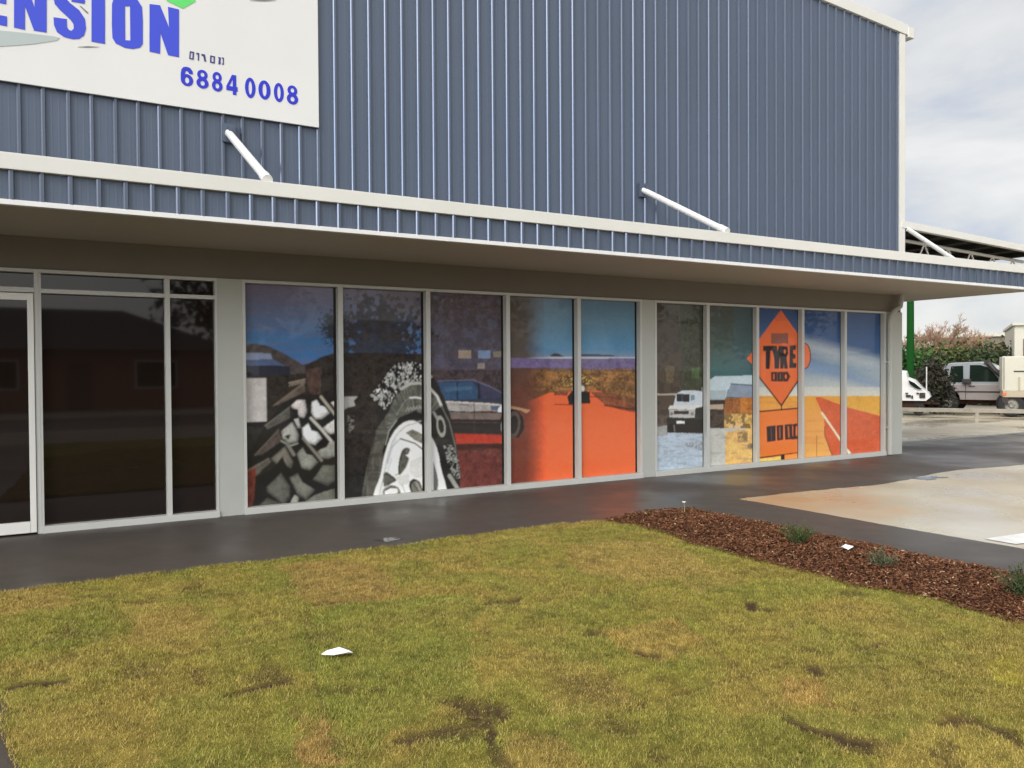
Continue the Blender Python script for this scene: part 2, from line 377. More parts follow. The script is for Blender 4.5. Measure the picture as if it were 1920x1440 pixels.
BARE = [((895,1328), .17, .07, -.3, 1.0), ((865,1318), .10, .06, 0, .7), ((925,1338), .10, .05, .2, .9), ((1595,1112), .10, .06, 0, .7), ((500,1270), .16, .06, .2, .5), ((265,1255), .15, .08, 0, .45), ((1120,1290), .2, .1, 0, .4), ((640,1056), .1, .04, 0, .5), ((1610,1392), .12, .05, .2, .8), ((850,1375), .2, .05, .3, .6)]
PATCH_G = [(G(p), c, s) for p, c, s in PATCH]; SEAM_G = [(G(p), w_, d) for p, w_, d in SEAM]; BARE_G = [(on_ground(*c, .03), a, b, r, s) for c, a, b, r, s in BARE]
GK = np.array([1.80, 1.70, 1.62])
def lawn_fields(x, y):
    """colour (n,3) and bareness (n) of the turf at ground points"""
    wx = x+.16*(fbm(x*2.2, y*2.2, 4, 41)-.5)+.06*(vnoise(x*19, y*19, 44)-.5); wy = y+.16*(fbm(x*2.2, y*2.2, 4, 42)-.5)+.06*(vnoise(x*19, y*19, 45)-.5)
    a = np.array([.150, .132, .027])*GK; b = np.array([.205, .150, .042])*GK; g = np.array([.110, .128, .022])*GK
    n1 = np.clip((fbm(x*1.3, y*1.3, 4, 11)-.38)/.26, 0, 1)[:, None]; n2 = np.clip((fbm(x*3.0, y*3.0, 4, 21)-.42)/.25, 0, 1)[:, None]
    c = a*(1-n1*.45)+b*n1*.45
    c = c*(1-n2*.5)+g*n2*.5
    for poly, pc, s in PATCH_G:
        m = inside(wx, wy, poly).astype(float)
        c = c*(1-m[:, None]*s*.8)+np.array(pc)*GK*m[:, None]*s*.8
    n3 = vnoise(x*38, y*38, 31); n4 = vnoise(x*11, y*11, 33)
    c = c*(.55+.55*n3+.35*n4)[:, None]
    bare = np.zeros(len(x)); seam = np.zeros(len(x))
    jx = x+.05*(vnoise(x*14, y*14, 51)-.5); jy = y+.05*(vnoise(x*14, y*14, 52)-.5)
    for pts, w_, d in SEAM_G:
        dd = seg_dist(jx, jy, pts); seam = np.maximum(seam, d*np.clip(1.9-dd/(w_*.85+.004), 0, 1))
    for (cx, cy), ra, rb, rot, s in BARE_G:
        ux = (jx-cx)*math.cos(YAW)-(jy-cy)*math.sin(YAW); uy = (jx-cx)*math.sin(YAW)+(jy-cy)*math.cos(YAW)
        q = (ux*math.cos(rot)+uy*math.sin(rot))**2/ra**2+(uy*math.cos(rot)-ux*math.sin(rot))**2/(rb*2)**2
        bare = np.maximum(bare, .8*s*np.clip(1.15-q+.9*(vnoise(x*22, y*22, 53)-.5), 0, 1))
    sp = np.clip((fbm(x*5.5, y*5.5, 3, 61)-.74)/.06, 0, 1)*.4
    return c, np.clip(np.maximum(np.maximum(bare, sp)*(.45+1.1*vnoise(x*75, y*75, 88)), seam*(.8+.4*vnoise(x*30, y*30, 89))), 0, 1)
def lawn_h(x, y): return .026+.018*(fbm(x*1.1, y*1.1, 3, 71)-.5)+.012*(vnoise(x*6, y*6, 72)-.5)
nx, ny = 220, 360
gx, gy = np.meshgrid(np.linspace(0, 1, nx), np.linspace(0, 1, ny), indexing='ij')
ly = LY0+(EDGE_F-LY0)*gy; lx0 = lawn_left(ly); lx = lx0+(lawn_right(ly)-lx0)*gx
ly = LY0+(lawn_front(lx)-LY0)*gy
fx, fy = lx.ravel(), ly.ravel(); cc, bb = lawn_fields(fx, fy)
soil = np.array([.060, .036, .020]); base_c = cc*.7*(1-bb[:, None])+soil*bb[:, None]
edge = (np.minimum(np.minimum(gx, 1-gx)*nx, (1-gy)*ny) < 1).ravel()
hz = lawn_h(fx, fy)-.014*np.minimum(bb, 1); hz[edge] = -.02
idx = np.arange(nx*ny).reshape(nx, ny); qd = np.stack([idx[:-1, :-1], idx[1:, :-1], idx[1:, 1:], idx[:-1, 1:]], -1).reshape(-1, 4)
tag(link('lawn_soil', fast_mesh('lawn_soil', np.stack([fx, fy, hz], 1), quads=qd, col=base_c), M['soil'], smooth=True), kind='structure')
def blades(n, dens_pow):
    y = LY0+(EDGE_F+.03-LY0)*RNG.random(n*3); x = -.40+(5.33+.40)*RNG.random(n*3)
    dist = np.hypot(x-CAM[0], y-CAM[1])
    k = (y < lawn_front(x)+.015) & (x < lawn_right(y)+.03) & (x > lawn_left(y)-.02)
    azim = np.arctan2(x-CAM[0], y-CAM[1]); k &= (np.abs(azim-YAW) < .85) & (dist > 1.3) | (RNG.random(len(x)) < .15)
    return x[k][:n], y[k][:n]
bx_, by_ = blades(760000, 0)
cc, bb = lawn_fields(bx_, by_)
keep = RNG.random(len(bx_)) > bb*.86; bx_, by_, cc, bb = bx_[keep], by_[keep], cc[keep], bb[keep]
n = len(bx_)
# runners spill over the asphalt edge
hgt = (.008+.012*RNG.random(n)**1.5)*(1-.7*bb)*(.8+.5*vnoise(bx_*5, by_*5, 81)); edge_d = lawn_front(bx_)-by_
hgt *= np.where(edge_d < .06, 1.5, 1.0)
ang = RNG.random(n)*2*math.pi; lean = .25+1.0*RNG.random(n); wd = .0014+.0016*RNG.random(n)
tx, ty = np.cos(ang), np.sin(ang); z0 = lawn_h(bx_, by_)-.004
p0 = np.stack([bx_-ty*wd, by_+tx*wd, z0], 1); p1 = np.stack([bx_+ty*wd, by_-tx*wd, z0], 1)
p2 = np.stack([bx_+tx*hgt*lean, by_+ty*hgt*lean, z0+hgt], 1)
cc = cc*(1-bb[:, None])+np.array([.125, .075, .038])*(.5+.9*RNG.random(n))[:, None]*bb[:, None]
straw = RNG.random(n) < .16*(1-bb)
cc = cc*(.75+.5*RNG.random(n))[:, None]; cc[straw] = cc[straw]*.35+np.array([.42, .30, .11])*.65
V = np.concatenate([p0, p1, p2], 1).reshape(-1, 3); C3 = np.repeat(cc, 3, axis=0); 
tag(link('grass', fast_mesh('grass', V, tris=np.arange(3*n).reshape(-1, 3), col=C3), M['grass']), 'short patchy olive and straw coloured turf laid in sods in front of the shop', 'grass', kind='stuff')

# mulch bed
def bed_l(y): return lawn_right(y)-.03
def bed_r(y): return 6.44+.02*np.sin(y*3)
BED_Y1 = EDGE_F-.06
nx, ny = 60, 300
gx, gy = np.meshgrid(np.linspace(0, 1, nx), np.linspace(0, 1, ny), indexing='ij')
my = -11.5+(BED_Y1+11.5)*gy; mx = bed_l(my)+(bed_r(my)-bed_l(my))*gx
def bed_h(x, y): return .035+.03*np.sin(np.clip((x-5.2)/1.25, 0, 1)*math.pi)+.03*(fbm(x*6, y*6, 3, 91)-.5)
fx, fy = mx.ravel(), my.ravel(); hz = bed_h(fx, fy); eg = (np.minimum(np.minimum(gx, 1-gx)*nx, (1-gy)*ny) < 1).ravel(); hz[eg] = -.02
cb = np.array([.055, .026, .013])*(.6+.8*fbm(fx*9, fy*9, 3, 95))[:, None]
idx = np.arange(nx*ny).reshape(nx, ny); qd = np.stack([idx[:-1, :-1], idx[1:, :-1], idx[1:, 1:], idx[:-1, 1:]], -1).reshape(-1, 4)
tag(link('mulch_soil', fast_mesh('mulch_soil', np.stack([fx, fy, hz], 1), quads=qd, col=cb), M['soil'], smooth=True), kind='structure')
n = 60000
cy_ = -9.4+(BED_Y1+.01+9.4)*RNG.random(n); cx_ = bed_l(cy_)-.10+(bed_r(cy_)+.01-bed_l(cy_)+.10)*(RNG.random(n)*.94+.06*RNG.random(n)**3)
cx_ = np.where(RNG.random(n) < .04, cx_-.10*RNG.random(n), cx_)
ln = .006+.014*RNG.random(n)**1.8; wd = .0025+.0045*RNG.random(n); yaw = RNG.random(n)*6.283; pit = RNG.normal(0, .35, n); rol = RNG.normal(0, .5, n)
ux = np.stack([np.cos(yaw)*np.cos(pit), np.sin(yaw)*np.cos(pit), np.sin(pit)], 1); sx = np.stack([-np.sin(yaw)*np.cos(rol), np.cos(yaw)*np.cos(rol), np.sin(rol)], 1)
cen = np.stack([cx_, cy_, bed_h(cx_, cy_)+.004+.012*RNG.random(n)], 1)
k = RNG.random((n, 4))*.5+.75
V = np.stack([cen-ux*(ln*k[:, 0])[:, None]-sx*wd[:, None], cen+ux*(ln*k[:, 1])[:, None]-sx*(wd*.6)[:, None], cen+ux*(ln*k[:, 2])[:, None]+sx*wd[:, None], cen-ux*(ln*k[:, 3])[:, None]+sx*(wd*.7)[:, None]], 1).reshape(-1, 3)
t = RNG.random(n); tone = np.where((t < .45)[:, None], np.array([.118, .048, .024]), np.where((t < .75)[:, None], np.array([.075, .029, .014]), np.where((t < .97)[:, None], np.array([.17, .080, .038]), np.array([.36, .24, .14]))))
tone = tone*(.85+.55*fbm(cx_*2.2, cy_*2.2, 3, 99))[:, None]*(.65+.8*RNG.random(n))[:, None]
tag(link('bark_mulch', fast_mesh('bark_mulch', V, quads=np.arange(4*n).reshape(-1, 4), col=np.repeat(tone, 4, 0)), M['chips']), 'reddish brown bark mulch spread in a strip beside the dark path', 'mulch', kind='stuff')

# ------------------------------------------------------------------ plants
def leaf_mesh(name, centers, size, cols, up=.3, aspect=.45):
    n = len(centers)
    d = RNG.normal(0, 1, (n, 3)); d[:, 2] += up; d /= np.linalg.norm(d, axis=1)[:, None]
    o = RNG.normal(0, 1, (n, 3)); o -= d*(o*d).sum(1)[:, None]; o /= np.linalg.norm(o, axis=1)[:, None]
    s = (size*(.6+.8*RNG.random(n)))[:, None]; c = np.asarray(centers)
    V = np.stack([c-d*s, c+o*s*aspect, c+d*s, c-o*s*aspect], 1).reshape(-1, 3)
    return fast_mesh(name, V, quads=np.arange(4*n).reshape(-1, 4), col=np.repeat(cols, 4, 0))
def clumps(c, r, nb, npb, spread=.32):
    """leaf centres gathered in clumps through an ellipsoid"""
    d = RNG.normal(0, 1, (nb, 3)); d /= np.linalg.norm(d, axis=1)[:, None]; rad = RNG.random(nb)**.45
    b = d*rad[:, None]
    p = (b[:, None, :]+RNG.normal(0, spread, (nb, npb, 3))*np.array([1, 1, .8])).reshape(-1, 3)
    tone = np.repeat(.65+.7*RNG.random(nb), npb)
    return np.asarray(c)+p*np.asarray(r), tone
def shrub(loc, h, r, col, label, n_stem=22, leaves=1100, ls=.014):
    e_ = empty('shrub', (loc[0], loc[1], .05), 0, label, 'shrub', 'small shrubs in the mulch')
    st = MB(); pts = []
    for i in range(n_stem):
        a = random.random()*6.283; q = random.random()**.6*r; hh = h*(.55+.45*random.random())*(1-.35*q/r)
        tip = Vector((math.cos(a)*q, math.sin(a)*q, hh)); mid = tip*.5+Vector((0, 0, hh*.12))
        st.path([(0, 0, 0), mid, tip], .0022, 5)
        for k in range(leaves//n_stem):
            t_ = .2+.8*random.random(); pts.append((mid*(2*t_*(1-t_))+tip*t_*t_)+Vector((random.gauss(0, .02), random.gauss(0, .02), random.gauss(0, .015))))
    st.build('stem', M['bark'], e_)
    pts = np.array([tuple(p) for p in pts]); cl = np.array(col)*(.6+.8*RNG.random(len(pts)))[:, None]
    link('foliage', leaf_mesh('foliage', pts, ls, cl, 1.4, .22), M['leaf'], e_)
    return e_
p = on_ground(1495, 1022, .05); shrub(p, .26, .17, (.055, .085, .022), 'bushy green shrub in the middle of the mulch strip, behind the white scrap')
p = on_ground(1655, 1066, .05); shrub(p, .17, .13, (.085, .105, .055), 'pale grey green small shrub nearer than the white scrap in the mulch', 14, 520)
p = on_ground(1915, 1120, .05); shrub(p, .25, .16, (.05, .075, .025), 'green shrub in the mulch at the right edge of the photo')
p = on_ground(1283, 968, .03); e_ = empty('weed', (p[0], p[1], .03), 0, 'thin pale stemmed weed with a white flower at the back tip of the mulch', 'weed')
mb = MB(); mb.path([(0, 0, 0), (.005, 0, .08), (-.004, 0, .145)], .0035, 5); mb.path([(.003, 0, .03), (-.025, .01, .06)], .002, 5); mb.build('stem', material('weed stem', (.35, .36, .2), .7), e_)
fl = MB()
for i in range(6):
    a = i*1.047; fl.add([(-.004, 0, .145), (-.004+.02*math.cos(a-.4), .02*math.sin(a-.4), .158), (-.004+.026*math.cos(a), .026*math.sin(a), .15), (-.004+.02*math.cos(a+.4), .02*math.sin(a+.4), .158)], [(0, 1, 2, 3)])
fl.build('flower', M['paper'], e_)
def litter(u, v, pts, name, label, z, rz, amp=.012):
    x, y = on_ground(u, v, z); mb = MB(); n_ = len(pts)
    top = [(a, b, amp*(1.2+math.sin(a*60+b*40))) for a, b in pts]; bot = [(a, b, q-.003) for (a, b, q) in top]
    mb.add(top+bot, [tuple(range(n_)), tuple(range(2*n_-1, n_-1, -1))]+[(i, i+n_, (i+1) % n_+n_, (i+1) % n_) for i in range(n_)])
    return tag(mb.build(name, M['paper'], None, loc=(x, y, z), rz=rz), label, 'litter')
litter(634, 1226, [(-.085, -.035), (-.02, -.03), (.06, -.018), (.08, .01), (.05, .05), (0, .035), (-.06, -.005)], 'paper_scrap', 'white torn paper scrap lying on the grass', .042, -YAW)
litter(1587, 1029, [(-.05, -.02), (0, -.04), (.055, -.02), (.06, .02), (.01, .04), (-.045, .03)], 'paper_scrap', 'white crumpled scrap lying on the bark mulch', .085, -YAW, .016)

# ------------------------------------------------------------------ shop building
B = empty('shop_building', (0, 0, 0), 0, 'blue grey steel clad shop with canopy and picture covered windows', 'building')
XL, XR, YB = -9.0, 14.06, 18.0
SL = .05
def roof_z(x): return 7.90+SL*min(XR-x, x-XL+0.0)
PITCH_R = .2145
r0 = on_wall(628, 200)[0]
def ribbed(xa, xb, y, z0, ztop, phase, pitch, h=.030, name='cladding', parent=B, axis='x', mat='cladding'):
    """pan and rib sheet: wide pans, a narrow raised rib each pitch, two fine swages in each pan"""
    prof = []
    k0 = math.floor((xa-phase)/pitch)-1; k1 = math.ceil((xb-phase)/pitch)+1
    for k in range(k0, k1):
        c = phase+k*pitch+random.uniform(-.004, .004)
        prof += [(c-.026, 0), (c-.020, h-.0095+random.uniform(-.0012, .0012)), (c-.009, h-.001), (c+.014, h), (c+.022, 0)]
        for s in (.35, .65):
            q = c+pitch*s; prof += [(q-.010, 0), (q-.004, .0009), (q+.004, .0009), (q+.010, 0)]
    prof = [(max(xa, min(xb, a)), b) for a, b in prof]
    prof = [q for i, q in enumerate(prof) if i == 0 or q[0] > prof[i-1][0]+1e-6]
    mb = MB(); vs = []
    for a, b in prof:
        if axis == 'x': vs += [(a, y-b, z0), (a, y-b, ztop(a))]
        else: vs += [(y+b, a, z0), (y+b, a, ztop(a))]
    mb.add(vs, [(2*i, 2*i+2, 2*i+3, 2*i+1) for i in range(len(prof)-1)])
    o = mb.build(name, M[mat], parent); o.data.materials.append(M['rib'])
    for p_ in o.data.polygons:
        n_ = p_.normal
        if axis == 'x' and n_.x*n_.y > .3 : p_.material_index = 1
    return o
ribbed(XL, XR-.12, 0.0, 3.2, lambda x: roof_z(x)-.10, r0, PITCH_R)
ribbed(0.03, YB, XR, 0.0, lambda y: roof_z(XR)-.1, .1, PITCH_R, axis='y')
wl = MB(); wl.prism([(XL, 0.0), (XR-.02, 0.0), (XR-.02, roof_z(XR)-.12), ((XL+XR)/2, roof_z((XL+XR)/2)-.12), (XL, roof_z(XL)-.12)], 'y', .12, YB)
wl.build('wall_core', M['pier'], B)
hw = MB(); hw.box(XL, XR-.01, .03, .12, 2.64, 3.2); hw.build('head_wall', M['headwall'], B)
rf = MB(); mid = (XL+XR)/2
rf.prism([(XL-.15, roof_z(XL)-.02), (mid, roof_z(mid)), (XR+.17, roof_z(XR)-.02), (XR+.17, roof_z(XR)+.03), (mid, roof_z(mid)+.05), (XL-.15, roof_z(XL)+.03)], 'y', .06, YB+.1)
rf.build('roof', M['cladding'], B)
bc = MB(); zt = lambda x: roof_z(x)+.09; zb = lambda x: roof_z(x)-.10
bc.prism([(XL-.1, zb(XL)), (mid, zb(mid)), (XR+.10, zb(XR)), (XR+.10, zt(XR)), (mid, zt(mid)), (XL-.1, zt(XL))], 'y', -.055, .055)
bc.build('barge_capping', M['trim'], B, bevel=.006)
gt = MB(); gt.box(XR+.09, XR+.26, -.07, YB, roof_z(XR)-.14, roof_z(XR)+.05); gt.build('gutter', M['trim'], B, bevel=.01)
cf = MB(); cf.box(XR-.13, XR+.03, -.040, .03, 3.28, roof_z(XR)-.101); cf.build('corner_flashing', M['trim'], B, bevel=.005)

# canopy
CY, CX1, SZ = -1.718, 15.36, 2.962
cn = sub('canopy', B, 'cantilevered canopy with pale capping round a blue grey fascia')
FP = .2085; f0 = on_wall(560+105/3, 420, CY)[0]
ribbed(XL, CX1, CY, 2.995, lambda x: 3.25, f0, FP, .030, 'fascia', cn)
ribbed(CY, 7.0, CX1, 2.995, lambda x: 3.25, .03, FP, .030, 'fascia', cn, axis='y')
cp = MB(); cp.box(XL, CX1+.03, CY-.045, CY+.05, 3.238, 3.372); cp.box(CX1-.05, CX1+.03, CY+.05, 7.0, 3.238, 3.372); cp.build('capping', M['trim'], cn, bevel=.006)
tr = MB(); tr.box(XL, CX1+.018, CY-.030, CY+.03, SZ-.005, 3.0); tr.box(CX1-.03, CX1+.018, CY+.03, 7.0, SZ-.005, 3.0); tr.build('edge_trim', M['white_steel'], cn, bevel=.004)
sf = MB(); sf.box(XL, CX1-.031, CY+.031, .029, SZ+.008, SZ+.03); sf.box(XR+.02, CX1-.031, .029, 7.0, SZ+.008, SZ+.03); sf.build('soffit', M['soffit'], cn)
tp = MB(); tp.add([(XL, CY+.05, 3.26), (CX1-.05, CY+.05, 3.26), (CX1-.05, -.001, 3.30), (XL, -.001, 3.30)], [(0, 1, 2, 3)]); tp.add([(XR+.03, 0, 3.30), (CX1-.05, 0, 3.26), (CX1-.05, 7.0, 3.26), (XR+.03, 7.0, 3.30)], [(0, 1, 2, 3)]); tp.build('canopy_roof', M['shed_roof'], cn)
def strut(p0, p1, lab=None):
    s = MB(); p0 = Vector(p0); p1 = Vector(p1); d = (p1-p0).normalized()
    s.tube(p0, p1-d*.02, .042, n=16)
    s.tube(p1-d*.12, p1+d*.03, .05, .05, n=12)
    o = s.build('strut', M['white_steel'], cn, smooth=False)
    if lab: o['label'] = lab
    k = MB(); k.box(p0.x-.07, p0.x+.07, p0.y-.012, p0.y+.03, p0.z-.10, p0.z+.10); k.box(p0.x-.012, p0.x+.012, p0.y-.09, p0.y-.012, p0.z-.06, p0.z+.06)
    k.build('bracket', M['cladding'], o)
strut((1.93, -.04, 4.25), (1.93, CY+.03, 3.405)); strut((7.82, -.04, 4.25), (7.82, CY+.03, 3.405)); strut((-3.96, -.04, 4.25), (-3.96, CY+.03, 3.405))


s = MB(); s.tube((14.13, -.06, 4.20), (CX1-.02, CY*.35, 3.40), .042, n=16); s.build('strut', M['white_steel'], cn)
# piers
for a, b in ((1.79, 2.06), (7.81, 8.06), (13.78, 14.055)):
    q = MB(); q.box(a, b, -.005, .12, 0, 2.645); q.build('pier', M['pier'], B, bevel=.004)
dp = MB(); dp.path([(13.62, -.055, 0.02), (13.62, -.055, 2.45), (13.64, -.06, 2.56), (13.72, -.075, 2.66), (13.86, -.09, 2.74), (13.92, -.09, 2.96)], .048, 14)
for z in (.5, 1.7): dp.box(13.56, 13.68, -.06, 0, z, z+.03)
dp.build('downpipe', M['pier'], B, smooth=False)

# ------------------------------------------------------------------ window film pictures
class Paint:
    """paints colours on the points of a wall panel; shapes are given in mural coordinates (u across, v down)"""
    def __init__(s, u, v): s.u = u; s.v = v; s.c = np.zeros(u.shape+(3,)); s.n = fbm(u/9, v/9, 4, 3); s.n2 = fbm(u/2.4, v/2.4, 3, 4); s.n3 = fbm(u/40, v/5, 4, 7)
    def z(s, o, k): s.o = o; s.k = k; return s
    def T(s, p): return [(s.o[0]+a/s.k, s.o[1]+b/s.k) for a, b in p]
    def smooth(s, p, k=5):
        n = len(p); o = []
        for i in range(n):
            a, b, c, d = (np.array(p[(i+j) % n], float) for j in (-1, 0, 1, 2))
            for q in range(k):
                t = q/k; o.append(tuple(.5*((2*b)+(c-a)*t+(2*a-5*b+4*c-d)*t*t+(3*b-a-3*c+d)*t**3)))
        return o
    def rock(s, p, col, rag=.2):
        q = list(p); s.poly(q, tuple(x*.55 for x in col), 1, .3, rag)
        cx = sum(a for a, b in p)/len(p); cy = sum(b for a, b in p)/len(p)
        for k, f in ((.93, .8), (.82, .95), (.66, 1.03)): s.poly([(cx-6*(1-k)*4+(a-cx)*k, cy-10*(1-k)*4+(b-cy)*k) for a, b in q], tuple(min(255, x*f) for x in col), .9, .3, rag)
    def put(s, m, col, a=1.0, var=.0):
        c = np.array(lin(col)); m = (np.asarray(m, dtype=float)*a)[..., None]
        t = c*np.clip(1+var*2.2*(s.n+s.n2-1.0), .2, 2.2)[..., None] if var else c
        s.c = s.c*(1-m)+t*m
    def poly(s, p, col, a=1.0, var=.0, rag=0.0):
        uu, vv = s.u, s.v
        if rag: uu = uu+rag*(s.n2-.5)*4; vv = vv+rag*(fbm(s.u/2.1+40, s.v/2.1, 3, 9)-.5)*4
        s.put(inside(uu, vv, s.T(p)), col, a, var)
    def line(s, p, w_, col, a=1.0, var=0): s.put(np.clip(.5+(w_/s.k/2-seg_dist(s.u, s.v, s.T(p)))/1.0, 0, 1), col, a, var)
    def ell(s, c, rx, ry, col, rot=0, ring=None, a=1.0, var=0):
        x = s.u-(s.o[0]+c[0]/s.k); y = s.v-(s.o[1]+c[1]/s.k); cs, sn = math.cos(rot), math.sin(rot)
        q = np.sqrt(((x*cs+y*sn)*s.k/rx)**2+((y*cs-x*sn)*s.k/ry)**2)
        m = (q < 1) if ring is None else (np.abs(q-1) < ring)
        s.put(m, col, a, var)
    def grad(s, stops, m=None, axis='v', a=1.0):
        t = s.v if axis == 'v' else s.u
        xs = [q[0] for q in stops]; cs = np.array([lin(q[1]) for q in stops])
        g = np.stack([np.interp(t, xs, cs[:, i]) for i in range(3)], -1)
        mm = (np.ones(s.u.shape) if m is None else np.asarray(m, float))*a
        s.c = s.c*(1-mm[..., None])+g*mm[..., None]
def paint_left(P):
    u, v = P.u, P.v
    P.grad([(515, (125, 108, 125)), (580, (95, 105, 135)), (640, (66, 112, 160)), (690, (60, 110, 165))])
    P.put((P.n3 > .58), (110, 100, 118), .35)
    # dull reddish board fence and trees of panel two and three
    P.put(u > 790, (84, 66, 62), .85, .5); P.put((u > 790) & (P.n > .60) & (v < 690), (84, 92, 116), .5)
    P.put((u > 636) & (u < 800) & (fbm(u/14, v/40, 4, 15) > .47) & (v < 640), (92, 78, 82), .7, .4)
    tm = np.clip(1.25-np.hypot((u-715)/85, (v-640)/95)+1.5*(fbm(u/7, v/7, 4, 17)-.5), 0, 1) > .42
    P.put(tm & (v < 760) & (u > 595), (44, 38, 36), .88, .8)
    P.put((np.hypot((u-628)/26, (v-612)/30)+.9*(P.n2-.5)*2 < 1), (40, 38, 38), .9)
    # hills
    P.z((440, 640), 4.235)
    P.poly([(40, 30), (150, 15), (260, 35), (400, 100), (540, 185), (620, 165), (760, 100), (830, 85), (830, 800), (40, 800)], (72, 64, 62), 1, .5)
    P.poly([(560, 190), (700, 120), (830, 88), (1000, 90), (1500, 100), (1500, 1500), (560, 1500)], (42, 36, 31), 1, .9, .6)
    P.poly([(50, 92), (285, 95), (300, 140), (50, 150)], (135, 145, 170)); P.poly([(50, 150), (300, 140), (400, 195), (50, 195)], (78, 96, 130), 1, .2)
    P.poly([(50, 190), (440, 195), (440, 285), (50, 280)], (30, 36, 52), 1, .2)
    P.poly([(40, 285), (830, 240), (830, 1500), (40, 1500)], (40, 35, 30), 1, .9)
    P.poly([(560, 230), (690, 200), (680, 420), (600, 440)], (86, 64, 56), .8, .5)
    P.poly([(50, 290), (250, 292), (255, 635), (85, 640), (60, 690), (50, 690)], (196, 190, 184), 1, .12); P.poly([(85, 640), (250, 638), (250, 680), (85, 680)], (20, 18, 18))
    P.poly([(60, 450), (96, 455), (80, 640), (60, 690)], (222, 222, 226))
    P.poly([(60, 690), (240, 690), (140, 900), (60, 960)], (36, 36, 34), 1, .5)
    P.poly([(60, 1010), (235, 670), (430, 440), (560, 420), (830, 430), (830, 1370), (60, 1370)], (25, 23, 21), .95, .3, .4)
    for q, c in (([(160, 905), (350, 700), (375, 790), (210, 905)], (78, 68, 62)), ([(240, 670), (440, 520), (480, 590), (260, 700)], (84, 82, 74)), ([(310, 510), (550, 330), (560, 400), (350, 500)], (94, 84, 74)),
                 ([(100, 1025), (270, 930), (330, 995), (180, 1075)], (82, 78, 70)), ([(70, 1050), (170, 1000), (160, 1200), (130, 1360), (70, 1360)], (110, 52, 38)), ([(430, 330), (560, 300), (560, 330), (430, 360)], (110, 100, 88))):
        P.poly(q, c, 1, .5, .4); P.line([q[0], q[1]], 9, tuple(min(255, x*1.5) for x in c), .7)
    P.poly([(160, 1080), (430, 820), (830, 600), (830, 1360), (160, 1360)], (26, 24, 21), .9)
    P.poly([(440, 480), (840, 440), (840, 820), (440, 830)], (18, 17, 16), .9)
    for q, c in (([(445, 510), (500, 460), (560, 465), (578, 560), (552, 612), (510, 600), (505, 545), (455, 530)], (222, 212, 206)),
                 ([(610, 480), (650, 460), (678, 500), (672, 525), (720, 520), (756, 570), (690, 620), (640, 620), (606, 570)], (232, 229, 222)),
                 ([(368, 712), (460, 635), (512, 740), (502, 800), (430, 815), (378, 772)], (168, 168, 158)), ([(470, 620), (510, 612), (528, 690), (500, 690)], (175, 172, 165)),
                 ([(533, 690), (585, 645), (612, 710), (660, 720), (697, 770), (640, 825), (575, 810), (538, 750)], (230, 230, 225)),
                 ([(692, 692), (800, 618), (828, 640), (828, 720), (760, 742)], (205, 202, 194)), ([(765, 490), (832, 472), (832, 532), (790, 527)], (210, 204, 198)),
                 ([(490, 890), (540, 838), (572, 900), (620, 905), (666, 960), (600, 1027), (530, 1010)], (138, 138, 127)),
                 ([(648, 880), (740, 842), (760, 790), (828, 790), (828, 900), (740, 937), (680, 925)], (146, 146, 136)),
                 ([(283, 930), (402, 828), (468, 960), (452, 1012), (420, 1000), (382, 912), (330, 980)], (112, 107, 96)),
                 ([(430, 1080), (500, 1043), (542, 1120), (642, 1180), (570, 1262), (500, 1220)], (108, 108, 97)), ([(618, 1100), (700, 980), (805, 980), (805, 1100), (740, 1152)], (98, 98, 88)),
                 ([(250, 1160), (370, 1038), (442, 1150), (442, 1240), (390, 1302), (260, 1200)], (92, 92, 83)), ([(520, 1300), (640, 1220), (800, 1165), (815, 1290), (540, 1312)], (106, 106, 95)),
                 ([(438, 1300), (480, 1218), (512, 1240), (500, 1312)], (142, 142, 131)), ([(165, 1330), (260, 1240), (382, 1290), (382, 1345), (165, 1352)], (70, 72, 62))):
        P.rock(q, c)
    P.poly([(392, 752), (442, 738), (430, 782)], (40, 38, 34)); P.line([(370, 790), (440, 830), (500, 810)], 12, (150, 150, 140))
    P.line([(685, 440), (815, 605)], 22, (168, 160, 145)); P.line([(605, 610), (690, 700), (765, 790)], 22, (190, 185, 174)); P.line([(545, 770), (620, 860), (690, 945)], 22, (126, 121, 110)); P.line([(420, 820), (470, 900)], 26, (120, 118, 108))
    P.poly([(865, 440), (978, 438), (945, 470), (957, 512), (900, 525), (865, 545)], (172, 172, 166), 1, .1)
    P.put(inside(u, v, P.T([(895, 580), (945, 590), (950, 700), (905, 730)])) & (P.n2 > .5), (120, 118, 110))
    P.poly([(870, 900), (1050, 905), (1050, 1320), (870, 1320)], (30, 28, 32), .55, .4)
    # the tyre
    P.z((640, 640), 4.644)
    P.poly(P.smooth([(165, 1420), (210, 1150), (290, 800), (340, 560), (380, 400), (430, 270), (510, 200), (610, 178), (710, 212), (800, 310), (880, 460), (950, 650), (1000, 880), (1030, 1100), (1042, 1300), (900, 1420)]), (34, 33, 31), 1, .5)
    P.poly([(165, 1420), (210, 1150), (300, 780), (420, 600), (400, 900), (335, 1250), (312, 1420)], (86, 84, 75), 1, .3)
    P.line([(300, 800), (230, 1130), (200, 1400)], 10, (52, 50, 44))
    tread = inside(u, v, P.T([(250, 470), (330, 380), (400, 270), (470, 200), (600, 172), (720, 208), (800, 310), (745, 350), (640, 345), (540, 385), (470, 470), (420, 560), (380, 600), (330, 560), (290, 520)]))
    ang = np.arctan2(v-(640+760/4.644), (u-(640+640/4.644))*1.6)
    rr = np.hypot((u-(640+640/4.644))*1.6, v-(640+760/4.644))
    blk = vnoise(ang*22, rr/9, 61)
